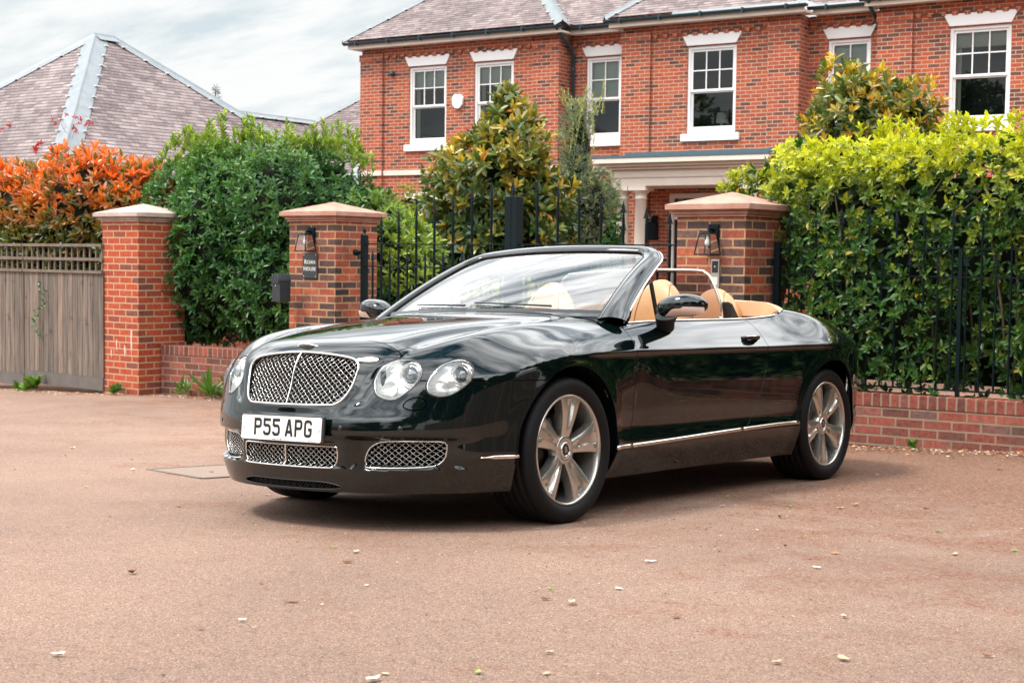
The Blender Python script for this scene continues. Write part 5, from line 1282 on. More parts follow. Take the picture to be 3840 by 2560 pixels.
# alarm box, vent, wall lantern by the porch
m = MB(); pr = [(-18.95 + .15 * math.cos(a) * (1.05 if math.sin(a) > -.2 else .72), 4.345 + .165 * math.sin(a)) for a in np.radians([35, 90 - 35 + 60, 145, 190, 235, 270, 305, 350])]
m.prism([(-19.10, 4.42), (-19.04, 4.50), (-18.86, 4.50), (-18.80, 4.42), (-18.82, 4.27), (-18.90, 4.185), (-19.0, 4.185), (-19.08, 4.27)], 1, yb1 - .07, yb1); bevel(hb('alarm_box', m, mat('alarm_white', (.80, .78, .77), rough=.4)), .015, 3)
m = MB(); m.lathe([(.0005, -.09), (.05, -.09), (.055, -.05), (.055, 0)], 14, axis='y', c=(-20.78, yb1, 5.05)); hb('wall_vent', m, GUT)
# porch
m = MB(); yf = 25.98
m.box(-14.43, -11.22, yf, yb1, 2.345, 2.50); m.box(-14.45, -11.20, yf - .02, yb1, 2.502, 2.515); m.box(-14.44, -11.21, yf - .01, yb1, 2.517, 2.665)
m.box(-14.52, -11.13, yf - .09, yb1, 2.667, 2.72); m.box(-14.60, -11.05, yf - .17, yb1, 2.722, 2.78); m.box(-14.70, -10.95, yf - .27, yb1, 2.782, 2.88)
bevel(hb('porch_entablature', m, CREAM), .008)
m = MB(); m.box(-14.71, -10.94, yf - .28, yb1, 2.882, 2.93); m.box(-14.3, -10.9, yf + .35, yb1 - .001, 2.932, 3.03); hb('porch_roof', m, mat('painted_lead', (.055, .105, .13), rough=.5))
for cxp in (-14.22, -13.82, -11.86, -11.46):
    m = MB(); cy_ = yf + .16; m.box(cxp - .19, cxp + .19, cy_ - .19, cy_ + .19, 2.26, 2.343)
    m.lathe([(.175, 2.258), (.155, 2.215), (.118, 2.19), (.112, 2.13), (.125, 2.12), (.125, 2.10), (.108, 2.09), (.125, 1.0), (.130, -.6), (.16, -.65), (.16, -.80), (.0, -.80)], 28, c=(cxp, cy_, 0)); m.box(cxp - .19, cxp + .19, cy_ - .19, cy_ + .19, HZ, -.80)
    hb('column', m, CREAM)
m = MB(); m.box(-13.72, -13.62, yb1 + .02, yb1 + .12, HZ, 2.25); m.box(-12.46, -12.36, yb1 + .02, yb1 + .12, HZ, 2.25); m.box(-13.62, -12.46, yb1 + .02, yb1 + .12, 2.15, 2.25); m.box(-13.62, -12.46, yb1 + .03, yb1 + .11, 1.72, 1.80); m.box(-13.42, -13.34, yb1 + .03, yb1 + .11, HZ, 1.72)
do = hb('front_door', m, WPAINT); bevel(do, .005)
m = MB(); m.box(-13.34, -12.46, yb1 + .06, yb1 + .10, HZ, 1.72); m.build('door_leaf', mat('door_green', (.015, .03, .032), rough=.3), do)
m = MB(); m.quad((-13.62, yb1 + .08, HZ), (-12.46, yb1 + .08, HZ), (-12.46, yb1 + .08, 2.15), (-13.62, yb1 + .08, 2.15)); m.build('door_glass', WGLASS, do)
m = MB(); m.box(-13.7, -12.4, yb1 + .13, yb1 + .14, HZ, 2.24); m.build('dark_backing', DARKIN, do)  # near-black sheet stands in for the unlit hall behind the glass
m = MB(); m.box(-14.06, -13.90, yb1 - .26, yb1 - .08, 1.30, 1.66); m.lathe([(.12, 1.66), (.05, 1.76), (.0005, 1.80)], 8, c=(-13.98, yb1 - .17, 0)); m.box(-14.0, -13.96, yb1 - .12, yb1, 1.72, 1.80); hb('porch_lantern', m, IRON)
# ================================================================== NEIGHBOURING ROOFS
def place_roof(o): o.location = (0, 0, 0)
G2 = empty('garage_building', (-21.18, 18.79, -1.0), math.radians(-3.0), label='low building with steep hipped tile roof and wide lead hips on the left', cat='house')
tg = math.tan(math.radians(39.0)); hh = 3.6; Z0 = 4.84 + 1.0; rl = .42
def q_(x, y, s): return (x, y, Z0 - tg * s)
pol = [([q_(0, 0, 0), q_(-hh, -hh, hh), q_(hh, -hh, hh)], (1, 0, 0)), ([q_(0, 0, 0), q_(hh, -hh, hh), q_(hh, rl + hh, hh), q_(0, rl, 0)], (0, 1, 0)), ([q_(0, 0, 0), q_(0, rl, 0), q_(-hh, rl + hh, hh), q_(-hh, -hh, hh)], (0, 1, 0)), ([q_(0, rl, 0), q_(hh, rl + hh, hh), q_(-hh, rl + hh, hh)], (1, 0, 0))]
ro = roof_faces('roof', pol, G2)
tp_s = tp; tp = tg
lead(q_(hh, -hh, hh), q_(0, 0, 0), .22, ro); lead(q_(-hh, -hh, hh), q_(0, 0, 0), .17, ro); lead(q_(hh, rl + hh, hh), q_(0, rl, 0), .17, ro); lead(q_(0, -.02, -.0), q_(0, rl, 0), .17, ro, tabs=False)
tp = tp_s
m = MB(); m.box(-hh + .4, hh - .4, -hh + .4, rl + hh - .4, 0, Z0 - tg * hh + .05); m.build('wall', BR_HOUSE, G2)
G3 = empty('side_wing', (-24.35, 28.6, -1.0), 0, label='low tiled wing with long lead ridge between the left roof and the house', cat='house')
Zr = 4.22 + 1.0; hw = 2.0; tw = tp
def r_(x, y, s): return (x, y, Zr - tw * s)
pol = [([r_(0, 0, 0), r_(0, -9, 0), r_(hw, -9, hw), r_(hw, -hw, hw)], (0, 1, 0)), ([r_(0, 0, 0), r_(-hw, 0, hw), r_(-hw, -9, hw), r_(0, -9, 0)], (0, 1, 0)),
       ([r_(0, 0, 0), r_(hw, -hw, hw), r_(2.62, -hw, hw), r_(2.62, 2.6, -2.6), r_(2.6, 2.6, -2.6)], (1, 0, 0))]
ro = roof_faces('roof', pol, G3)
lead(r_(0, -9, 0), r_(0, 0, 0), .16, ro); lead(r_(0, 0, 0), r_(2.6, 2.6, -2.6), .13, ro)
m = MB(); m.box(-hw + .3, hw - .3, -9, -.5, 0, Zr - tw * hw + .02); m.box(hw - .3, 2.60, -hw + .3, 3, 0, Zr - tw * hw + .02); m.build('wall', BR_HOUSE, G3)
m = MB(); m.tube([(hw - .1, -hw - .05, Zr - tw * hw - .03), (2.55, -hw - .05, Zr - tw * hw - .03)], .05, 8); m.build('gutter', GUT, G3)
# ================================================================== VEGETATION
def leaf_mat(name, dark, mid, light, young, old=None, transl=.35, rough=.38, spec=.5):
    if name in MATS: return MATS[name]
    m = bpy.data.materials.new(name); m.use_nodes = True; t = m.node_tree; b = t.nodes['Principled BSDF']; o = t.nodes['Material Output']
    a = t.nodes.new('ShaderNodeAttribute'); a.attribute_name = 'tint'; y = t.nodes.new('ShaderNodeAttribute'); y.attribute_name = 'young'
    st = [(0, dark), (.5, mid), (.93, light), (1.0, old or light)]
    c = ramp(t, a.outputs['Fac'], st); c = mixc(t, y.outputs['Fac'], c, young)
    co = t.nodes.new('ShaderNodeTexCoord')
    t.links.new(c, b.inputs['Base Color']); b.inputs['Roughness'].default_value = rough; b.inputs['Specular IOR Level'].default_value = spec
    tr = t.nodes.new('ShaderNodeBsdfTranslucent'); c2 = mixc(t, 1.0, c, (1.5, 1.45, .55), 'MULTIPLY'); t.links.new(c2, tr.inputs[0])
    mx = t.nodes.new('ShaderNodeMixShader'); mx.inputs[0].default_value = transl; t.links.new(b.outputs[0], mx.inputs[1]); t.links.new(tr.outputs[0], mx.inputs[2]); t.links.new(mx.outputs[0], o.inputs[0])
    MATS[name] = m; return m
def nrm(v): return v / (np.linalg.norm(v, axis=-1, keepdims=True) + 1e-9)
def leaves(P, A, k, L, Wd, spread=(25, 75), jl=.25, seed=1, gap=.0, fold=.25, droop=0.0):
    """rosettes of k leaves at points P with shoot axes A. returns V, F(quads), shoot index per face"""
    r = np.random.default_rng(seed); n = len(P); A = nrm(A)
    t = np.where(np.abs(A[:, 2:3]) < .9, np.array([[0, 0, 1.]]), np.array([[1., 0, 0]])); U = nrm(np.cross(A, t)); Wv = np.cross(A, U)
    V = []; idx = []
    ph0 = r.uniform(0, 2 * np.pi, n)
    for j in range(k):
        ph = ph0 + j * 2.4 + r.normal(0, .25, n); sp = np.radians(spread[0] + (spread[1] - spread[0]) * (j + .5) / k + r.normal(0, 9, n))
        rad = U * np.cos(ph)[:, None] + Wv * np.sin(ph)[:, None]
        d = A * np.cos(sp)[:, None] + rad * np.sin(sp)[:, None]; d[:, 2] -= droop * r.uniform(.3, 1, n); d = nrm(d)
        s = nrm(np.cross(d, A) + 1e-6); nn = np.cross(s, d); nn = nn * np.sign((nn * A).sum(1) + 1e-9)[:, None]
        ln = L * (1 + r.normal(0, jl, n)).clip(.45, 1.6); w = Wd * ln / L; base = P - A * (gap * j / k) + d * (.06 * ln)[:, None]
        def pt(u, q, h): return base + d * (u * ln)[:, None] + s * (q * w)[:, None] + nn * (h * w)[:, None]
        tip = -.35 * r.uniform(0, 1, n)
        V += [pt(0, 0, 0), pt(.30, .44, fold), pt(.68, .46, fold), base + d * ln[:, None] + nn * (tip * w)[:, None], pt(.68, -.46, fold), pt(.30, -.44, fold)]
        idx.append(np.arange(n))
    V = np.stack(V, 0).reshape(k, 6, n, 3).transpose(0, 2, 1, 3).reshape(-1, 3); m = k * n; b = np.arange(m)[:, None] * 6
    F_ = np.concatenate([b + np.array([0, 1, 2, 3]), b + np.array([0, 3, 4, 5])], 1).reshape(-1, 4)
    return V, F_, np.tile(np.arange(n), k), np.repeat(np.arange(k), n)
def foliage(name, P, A, k, L, Wd, mt, parent, young=None, seed=1, tintb=None, **kw):
    V, F_, si, lj = leaves(P, A, k, L, Wd, seed=seed, **kw); r = np.random.default_rng(seed + 5); n = len(si)
    tb = r.normal(.45, .16, len(P)) if tintb is None else tintb
    tint = (tb[si] + r.normal(0, .13, n)).clip(0, .96); tint[r.random(n) < .018] = 1.0
    yg = (young[si] * (1.25 - .75 * lj / max(1, k - 1)) if young is not None else np.zeros(n)).clip(0, 1)
    return meshobj(name, V, F_, mt, parent, attrs={'tint': ('FACE', np.repeat(tint, 2)), 'young': ('FACE', np.repeat(yg, 2))})
def vnoise(P, s, seed=0):
    r = np.random.default_rng(seed); out_ = np.zeros(len(P))
    for i in range(7):
        d = r.normal(size=3); d /= np.linalg.norm(d); f = s * r.uniform(.6, 1.9); out_ += np.sin(P @ d * f + r.uniform(0, 6.28)) 
    return out_ / 3.2
def ell_pts(ells, n, depth=.22, seed=1, bump=.12, bs=3.0, zmin=None):
    """points near the surface of a union of ellipsoids [(cx,cy,cz,rx,ry,rz)]"""
    r = np.random.default_rng(seed); E = np.array(ells, float); ar = (E[:, 3] * E[:, 4] + E[:, 3] * E[:, 5] + E[:, 4] * E[:, 5]); c = r.choice(len(E), n, p=ar / ar.sum())
    d = nrm(r.normal(size=(n, 3))); R = E[c, 3:]; P0 = E[c, :3] + d * R; nv = nrm(d / R)
    off = bump * vnoise(P0, bs, seed) - depth * r.random(n) ** 1.6; P = P0 + nv * off[:, None]
    ok = np.ones(n, bool)
    for i, e in enumerate(E):
        q = (((P - e[:3]) / np.maximum(e[3:] - depth * 1.1, .05)) ** 2).sum(1); ok &= ~((q < 1) & (c != i))
    if zmin is not None: ok &= P[:, 2] > zmin
    return P[ok], nv[ok], off[ok]
def limbs(root, base, ells, r0, mt, name='trunk', n=7, seed=3):
    rr = random.Random(seed); m = MB(); b = np.array(base, float)
    for i in range(n):
        e = ells[i % len(ells)]; tgt = np.array(e[:3]) + np.array([rr.uniform(-.6, .6) * e[3], rr.uniform(-.6, .6) * e[4], rr.uniform(-.1, .75) * e[5]])
        mid = b * .45 + tgt * .55 + np.array([rr.uniform(-.12, .12), rr.uniform(-.12, .12), -.1]); pts = []
        for t in np.linspace(0, 1, 9): pts.append(b * (1 - t) ** 2 + 2 * mid * t * (1 - t) + tgt * t * t)
        m.tube(pts, [r0 * (1 - .82 * t) for t in np.linspace(0, 1, 9)], 6)
        for k in range(4):
            s = pts[4 + k]; q = s + np.array([rr.uniform(-.45, .45) * e[3], rr.uniform(-.45, .45) * e[4], rr.uniform(-.05, .5) * e[5]]); m.tube([s, (s + q) / 2 + np.array([0, 0, .03]), q], [r0 * .3, r0 * .2, r0 * .07], 5)
    return m.build(name, mt, root)
BARK = mat('bark', (.085, .060, .042), rough=.9, bump=(18, .5, .01), var=(9, .6, (.16, .12, .09)))
SHADE = mat('core_shade', (.010, .014, .008), rough=.95, spec=.1)  # near-black filler for plant cores: blocks see-through, inner shade as colour
def core(root, ells, sc=.80, mt=None, name='dark_core', zmin=None):
    m = MB()
    for e in ells:
        V = []; nu, nv = 18, 12
        for i in range(nv + 1):
            v = -math.pi / 2 + math.pi * i / nv
            for j in range(nu):
                u = 2 * math.pi * j / nu; k = sc * (1 + .10 * math.sin(3 * u + 5 * v + e[0])); V.append((e[0] + e[3] * k * math.cos(v) * math.cos(u), e[1] + e[4] * k * math.cos(v) * math.sin(u), e[2] + e[5] * k * math.sin(v)))
        m.add(V, [(i * nu + j, i * nu + (j + 1) % nu, (i + 1) * nu + (j + 1) % nu, (i + 1) * nu + j) for i in range(nv) for j in range(nu)], True)
    return m.build(name, mt or SHADE, root)
# ---- tall laurel/pittosporum hedge behind the right railing
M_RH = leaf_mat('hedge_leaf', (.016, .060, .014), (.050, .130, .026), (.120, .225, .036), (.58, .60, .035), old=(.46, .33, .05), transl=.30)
root = empty('tall_hedge', (-4.0, 12.3, -.15), label='tall hedge with yellow-green new tips and a sunlit tint on top behind the iron railing at right', cat='hedge')
def hz(P): return P - np.array([-4.0, 12.3, -.15])
r = np.random.default_rng(21)
x0h, x1h = -5.08, 3.4
def hedge_shoots(n, seed):
    r = np.random.default_rng(seed); P = []; A = []
    # front face
    nf = int(n * .62); x = r.uniform(x0h, x1h, nf); z = -.16 + 2.08 * r.random(nf) ** .95; y = 11.56 + .15 * vnoise(np.stack([x, 0 * x, z], 1), 4.5, 3) + .34 * r.random(nf) ** 2.2
    y += .35 * np.clip((z - 1.45) / .5, 0, 1) ** 2 + .30 * np.clip((-4.7 - x) / .5, 0, 1) ** 2; P.append(np.stack([x, y, z], 1)); A.append(np.stack([r.normal(0, .45, nf), -1 + 0 * x, r.normal(.35, .4, nf)], 1))
    nt_ = int(n * .30); x = r.uniform(x0h, x1h, nt_); y = r.uniform(11.72, 13.1, nt_); z = 1.90 + .035 * (x + 4) + .10 * vnoise(np.stack([x, y, 0 * x], 1), 6.0, 4) - .22 * r.random(nt_) ** 2 - .28 * np.clip((11.95 - y) / .3, 0, 1) ** 2 - .34 * np.clip((-4.45 - x) / .62, 0, 1) ** 1.6
    P.append(np.stack([x, y, z], 1)); A.append(np.stack([r.normal(0, .3, nt_), r.normal(-.15, .35, nt_), 1 + 0 * x], 1))
    ne = n - nf - nt_; y = r.uniform(11.75, 13.1, ne); z = r.uniform(.75, 1.72, ne); x = x0h - .30 * ss1(.7, 1.35, z) + .10 * r.random(ne) + .22 * np.clip((z - 1.5) / .3, 0, 1) ** 2 + .12 * vnoise(np.stack([0 * y, y, z], 1), 5, 6)
    P.append(np.stack([x, y, z], 1)); A.append(np.stack([-1 + 0 * y, r.normal(-.3, .4, ne), r.normal(.4, .4, ne)], 1))
    return np.concatenate(P), np.concatenate(A)
P, A = hedge_shoots(7000, 5)
clump = vnoise(P, 7.0, 9); hole = vnoise(P, 4.2, 31)
ok = ~((hole > .95) & (P[:, 2] < 1.5)); ok &= (r.random(len(P)) < .97 - .40 * np.clip((.55 - P[:, 2]) / .7, 0, 1))
P, A, clump = P[ok], A[ok], clump[ok]
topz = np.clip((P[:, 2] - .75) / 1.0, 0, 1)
yg = (topz ** 4.2 * (.70 + .35 * r.random(len(P))) + (.12 + .35 * topz) * (r.random(len(P)) < .22)).clip(0, 1)  # yellow rises with height: lime new growth plus the sunlit top put into colour
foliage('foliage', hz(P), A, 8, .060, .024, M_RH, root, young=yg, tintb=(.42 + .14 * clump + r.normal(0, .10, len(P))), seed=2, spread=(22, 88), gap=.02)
# upright leading shoots on top
nS = 150; x = r.uniform(-5.2, 3.3, nS); y = r.uniform(11.85, 12.6, nS); zt = 1.90 + .035 * (x + 4) - .34 * np.clip((-4.45 - x) / .62, 0, 1) ** 1.6; Q = []; QA = []
for i in range(nS):
    hgt = r.uniform(.04, .17); k = int(hgt / .03) + 1
    for j in range(k): Q.append((x[i] + r.normal(0, .01), y[i], zt[i] + hgt * (j + 1) / k)); QA.append((r.normal(0, .12), r.normal(0, .12), 1))
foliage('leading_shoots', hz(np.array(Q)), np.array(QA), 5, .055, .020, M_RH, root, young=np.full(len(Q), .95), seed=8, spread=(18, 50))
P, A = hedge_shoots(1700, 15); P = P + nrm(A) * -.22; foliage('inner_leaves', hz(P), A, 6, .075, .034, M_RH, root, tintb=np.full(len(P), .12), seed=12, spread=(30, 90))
m = MB(); m.hexa([(x0h - 3.9 + 3.9 + a * 1.0, b_, c) for a, b_, c in ()] or [(-.70, -.12, .05), (7.2, -.12, .05), (7.2, .75, .05), (-.70, .75, .05), (-.85, -.02, 1.72), (7.2, -.02, 1.85), (7.2, .70, 1.85), (-.85, .70, 1.72)]); m.build('dark_core', SHADE, root)
m = MB()
for i in range(34):
    a = r.uniform(-1.0, 7.0); b_ = r.uniform(-.55, -.2); m.tube([(a, b_ + .2, 0), (a + r.normal(0, .05), b_, .7), (a + r.normal(0, .12), b_ - .03, 1.3), (a + r.normal(0, .2), b_, 1.75)], [.014, .011, .008, .004], 6)
m.build('stems', BARK, root)
# ---- dark green hedge left of the gate
M_LH = leaf_mat('dark_hedge_leaf', (.018, .075, .024), (.055, .160, .042), (.130, .260, .060), (.55, .64, .06), transl=.25, rough=.33)
root = empty('green_hedge', (-12.0, 13.0, -.8), label='big dark green evergreen hedge over the low wall between the two left pillars', cat='hedge')
E1 = [(-13.05, 13.45, 1.12, .72, .85, 1.12), (-12.2, 13.5, 1.15, .85, .9, 1.12), (-11.35, 13.5, 1.05, .80, .9, 1.12), (-12.5, 12.95, .55, 1.0, .72, .75), (-11.5, 12.95, .55, .95, .72, .80), (-12.25, 12.85, 1.1, .62, .62, 1.05), (-11.5, 12.95, 1.3, .7, .6, .85), (-10.75, 13.55, .80, .72, .80, .98), (-10.35, 13.75, .45, .55, .7, 1.0), (-13.0, 13.1, .35, .60, .62, .55), (-10.9, 13.15, .3, .7, .6, .7)]
o_ = np.array([-12.0, 13.0, -.8])
P, A, off = ell_pts(E1, 15500, .26, 3, .14, 4.2, zmin=-.14); ok = P[:, 1] < 13.9; P, A, off = P[ok], A[ok], off[ok]
A = A + np.array([0, -.15, .55]) + r.normal(0, .28, A.shape)
yg = (np.clip((P[:, 2] - 1.75) / .8, 0, 1) ** 1.3 * .30 * (off > -.10) + .45 * np.clip((P[:, 0] + 10.75) / .6, 0, 1) * (P[:, 2] > .5) + .06 * (r.random(len(P)) < .15)).clip(0, .95) * r.uniform(.55, 1.1, len(P))
foliage('foliage', P - o_, A, 7, .078, .026, M_LH, root, young=yg.clip(0, 1), tintb=.42 + .16 * vnoise(P, 6, 2) + r.normal(0, .09, len(P)), seed=4, spread=(20, 80), gap=.02)
nS = 130; Q = []; QA = []
for i in range(nS):
    a = r.uniform(-13.75, -10.6); zt = 2.16 - .35 * max(0, (a + 11.2)) * 1.6 - .25 * max(0, -13.2 - a) * 2 + .06 * math.sin(a * 5); hgt = r.uniform(.05, .36) * (1 if r.random() < .6 else .5); k = int(hgt / .035) + 1; lx, ly = r.normal(0, .12), r.normal(0, .1); b_ = r.uniform(13.0, 13.6)
    for j in range(k): Q.append((a + lx * (j / k) * hgt * 2, b_, zt + hgt * (j + 1) / k)); QA.append((lx, ly, 1))
foliage('leading_shoots', np.array(Q) - o_, np.array(QA), 5, .070, .022, M_LH, root, young=r.uniform(.15, .6, len(Q)), seed=9, spread=(18, 55))
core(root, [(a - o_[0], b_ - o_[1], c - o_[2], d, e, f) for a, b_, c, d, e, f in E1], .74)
m = MB()
for i in range(16): a = r.uniform(-1.3, 1.6); m.tube([(a, .1, .0), (a + r.normal(0, .05), -.1, .7), (a + r.normal(0, .1), -.2, 1.2)], [.018, .013, .007], 6)
m.build('stems', BARK, root)
# ---- red photinia behind the fence
M_PH = leaf_mat('photinia_leaf', (.035, .065, .016), (.11, .12, .025), (.34, .14, .035), (.82, .165, .028), old=(.80, .45, .35), transl=.32, rough=.27, spec=.8)
root = empty('red_shrub', (-15.2, 12.95, -.8), label='orange-red photinia shrub rising over the wooden fence', cat='shrub')
E2 = [(-15.0, 13.2, 1.35, .95, .65, .85), (-16.1, 13.3, 1.30, .95, .65, .80), (-14.15, 13.3, 1.20, .62, .60, .80), (-17.2, 13.4, 1.3, .9, .7, .85), (-15.6, 13.1, .7, 1.3, .5, .6)]
o_ = np.array([-15.2, 12.95, -.8]); P, A, off = ell_pts(E2, 5200, .30, 13, .12, 5, zmin=.55); A = A + np.array([0, -.2, .7]) + r.normal(0, .3, A.shape)
h_ = np.clip((P[:, 2] - 1.15) / .85, 0, 1); yg = (h_ ** .7 * (.62 + .5 * r.random(len(P))) * (r.random(len(P)) < .70)).clip(0, 1) * (off > -.24)
foliage('foliage', P - o_, A, 7, .105, .034, M_PH, root, young=yg, tintb=.35 + .35 * h_ + r.normal(0, .15, len(P)), seed=14, spread=(15, 70), gap=.03)
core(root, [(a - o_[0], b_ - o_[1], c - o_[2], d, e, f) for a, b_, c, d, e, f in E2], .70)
limbs(root, (0, .3, 0), [(a - o_[0], b_ - o_[1], c - o_[2], d, e, f) for a, b_, c, d, e, f in E2], .03, BARK, 'stems', 9)
# yellow flowering bush seen through the trellis and over the shrub
M_YE = leaf_mat('yellow_bush_leaf', (.25, .26, .02), (.55, .50, .03), (.80, .66, .04), (.85, .70, .05), transl=.35)
root = empty('yellow_bush', (-15.6, 14.6, -.85), label='bright yellow bush glimpsed through the fence trellis', cat='shrub')
E3 = [(0, 0, 1.25, 1.3, .5, .75), (-1.6, .6, 2.5, .35, .3, .45), (-1.0, .5, 2.45, .18, .2, .35)]; P, A, off = ell_pts(E3, 1500, .2, 23, .1, 5); foliage('foliage', P, A + np.array([0, 0, .5]), 6, .08, .030, M_YE, root, seed=24); limbs(root, (0, 0, 0), E3, .02, BARK, 'stems', 5)
# bare maple with red leaf sprays, far left
M_MA = leaf_mat('maple_leaf', (.25, .02, .03), (.42, .04, .05), (.55, .08, .08), (.6, .1, .1), transl=.3)
root = empty('red_maple', (-18.7, 16.2, -.85), label='thin bare maple twigs with dark red leaf sprays at the far left', cat='tree')
m = MB(); tips = []; rm = random.Random(5)
def branch(p, d, L, rad, lv):
    pts = [p]; q = p.copy(); dd = d.copy()
    for i in range(6): dd = dd + np.array([rm.uniform(-.22, .22), rm.uniform(-.22, .22), rm.uniform(-.10, .22)]); dd /= np.linalg.norm(dd); q = q + dd * L / 6; pts.append(q.copy())
    m.tube(pts, [rad * (1 - .6 * i / 6) for i in range(7)], 5)
    if lv < 3:
        for k in range(3): branch(pts[rm.choice((3, 4, 5, 6))], nrm(dd + np.array([rm.uniform(-.9, .9), rm.uniform(-.9, .9), rm.uniform(-.3, .6)])), L * .68, rad * .45, lv + 1)
    else: tips.append(pts[-1])
for k in range(5): branch(np.array([rm.uniform(-.2, .2), 0, 0.]), nrm(np.array([rm.uniform(-.6, .45), rm.uniform(-.3, .3), 1.2])), 1.75, .035, 0)
m.build('branches', mat('grey_bark', (.10, .075, .065), rough=.9), root)
tips = np.array(tips); sel = tips[r.random(len(tips)) < .42]; sel = np.repeat(sel, 4, 0) + r.normal(0, .07, (len(sel) * 4, 3)); foliage('leaf_sprays', sel, r.normal(0, 1, sel.shape), 6, .06, .028, M_MA, root, seed=33, spread=(20, 100))
# ---- magnolias
M_MG = leaf_mat('magnolia_leaf', (.018, .055, .018), (.065, .115, .026), (.20, .22, .035), (.78, .50, .045), old=(.60, .25, .03), transl=.22, rough=.28, spec=.75)
def magnolia(x, y, z0, E, n, label, seed, L=.17, yb=.0):
    root = empty('magnolia_tree', (x, y, z0), label=label, cat='tree', group='magnolia trees in front of the house'); P, A, off = ell_pts(E, n, .45, seed, .22, 3.2)
    A = A + np.array([0, 0, .45]) + r.normal(0, .30, A.shape); h_ = np.clip((P[:, 2] - E[0][2]) / E[0][5], -1, 1)
    hl = vnoise(P, 3.1, seed + 3); ok = hl < 1.05; P, A, off, h_ = P[ok], A[ok], off[ok], h_[ok]
    yg = ((r.random(len(P)) < .30 + .25 * h_) * r.uniform(.25, .9, len(P)) * (off > -.2)).clip(0, 1) * (.6 + yb)
    foliage('foliage', P, A, 8, L, L * .36, M_MG, root, young=yg, tintb=.50 + .16 * h_ + r.normal(0, .16, len(P)) + yb * .3, seed=seed, spread=(18, 85), gap=.05)
    limbs(root, (0, 0, 0), E, .07, BARK, 'trunk', 9, seed); core(root, [(a, b_, c, d * .9, e * .9, f * .9) for a, b_, c, d, e, f in E], .55); return root
magnolia(-12.95, 19.6, -.85, [(0, 0, 2.75, 1.05, .95, 1.05), (-.35, 0, 1.9, 1.15, 1.0, 1.1), (.45, 0, 2.3, .85, .9, 1.2), (.12, 0, 3.75, .45, .45, .55), (.0, 0, 1.0, .9, .8, .9), (.20, 0, 4.25, .16, .16, .28), (.68, 0, 3.3, .35, .4, .55)], 2300, 'broad magnolia with yellow-edged leaves in front of the house, left of the porch', 41, .165)
magnolia(-7.05, 19.8, -.85, [(0, 0, 3.4, 1.0, .9, .95), (-.6, 0, 2.9, .75, .8, .7), (.65, 0, 3.1, .70, .8, .8), (-.05, 0, 4.0, .55, .5, .45), (.7, 0, 3.75, .30, .35, .4), (-.1, 0, 2.2, 1.1, .9, .9)], 2300, 'magnolia with orange young leaves behind the tall right hedge', 47, .125, .35)
# ---- grey-green olive-like conifer by the porch
M_OL = leaf_mat('olive_leaf', (.07, .11, .085), (.15, .20, .145), (.24, .28, .18), (.45, .46, .16), transl=.2, rough=.5)
root = empty('grey_green_tree', (-12.05, 21.2, -.85), label='feathery grey-green conifer between the magnolia and the porch', cat='tree')
E5 = [(-.30, 0, 2.2, .50, .5, 1.4), (-.32, 0, 3.5, .27, .3, .85), (-.2, 0, 1.2, .68, .6, 1.0), (-.7, 0, 1.3, .45, .5, .9), (.45, 0, 1.45, .28, .3, .35), (-.0, 0, 2.6, .24, .3, .6)]
P, A, off = ell_pts(E5, 7000, .35, 51, .20, 4.5); A = A + np.array([0, 0, .9]) + r.normal(0, .35, A.shape)
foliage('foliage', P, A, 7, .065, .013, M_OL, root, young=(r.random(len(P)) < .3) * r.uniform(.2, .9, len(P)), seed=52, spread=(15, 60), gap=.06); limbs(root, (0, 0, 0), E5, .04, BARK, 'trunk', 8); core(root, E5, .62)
nS = 26; Q = []; QA = []
for i in range(nS):
    a = r.normal(-.32, .16); b_ = r.normal(0, .2); zt = 3.9 + r.uniform(-.5, .35); hgt = r.uniform(.2, .75); k = int(hgt / .04)
    lx = r.normal(.05, .15)
    for j in range(k): Q.append((a + lx * j / k, b_, zt + hgt * j / k)); QA.append((lx, 0, 1))
foliage('leading_shoots', np.array(Q), np.array(QA), 4, .06, .013, M_OL, root, young=r.uniform(.4, 1, len(Q)), seed=55, spread=(15, 50))
# dark ivy-like shrub against the porch
root = empty('dark_shrub', (-13.9, 24.9, -.95), label='dark leafy shrub tucked against the left porch columns', cat='shrub')
E6 = [(-.15, 0, 2.5, .42, .35, .85), (-.1, 0, 1.2, .5, .4, 1.2)]; P, A, off = ell_pts(E6, 1500, .25, 61, .15, 4); foliage('foliage', P, A, 7, .09, .035, M_LH, root, seed=62); core(root, E6, .75)
# rounded olive shrub just inside the gate, small yellow-green bush
M_SH = leaf_mat('box_leaf', (.03, .06, .015), (.08, .13, .025), (.18, .22, .04), (.42, .36, .04), transl=.25)
root = empty('round_shrub', (-15.6, 21.0, -.85), label='olive-green shrub in front of the ground floor window, beyond the sign pillar', cat='shrub')
E7 = [(-.1, 0, 1.8, .75, .7, 1.15), (.15, 0, 1.0, .75, .7, 1.0), (-.45, 0, 1.0, .8, .7, 1.0)]; P, A, off = ell_pts(E7, 3800, .2, 71, .10, 5); foliage('foliage', P, A + np.array([0, 0, .5]), 7, .048, .020, M_SH, root, young=(np.clip((P[:, 2] - 1.6) / .8, 0, 1) * r.uniform(.2, .8, len(P))), seed=72); core(root, E7, .78)
root = empty('low_bush', (-11.9, 18.4, -.85), label='low yellow-green bush under the magnolia behind the gate bars', cat='shrub')
E8 = [(0, 0, 1.05, .75, .45, .42), (.6, 0, .95, .5, .4, .40)]; P, A, off = ell_pts(E8, 900, .15, 81, .08, 6); foliage('foliage', P, A + np.array([0, 0, .5]), 6, .07, .028, M_SH, root, young=r.uniform(.3, 1, len(P)), seed=82); core(root, E8, .8)
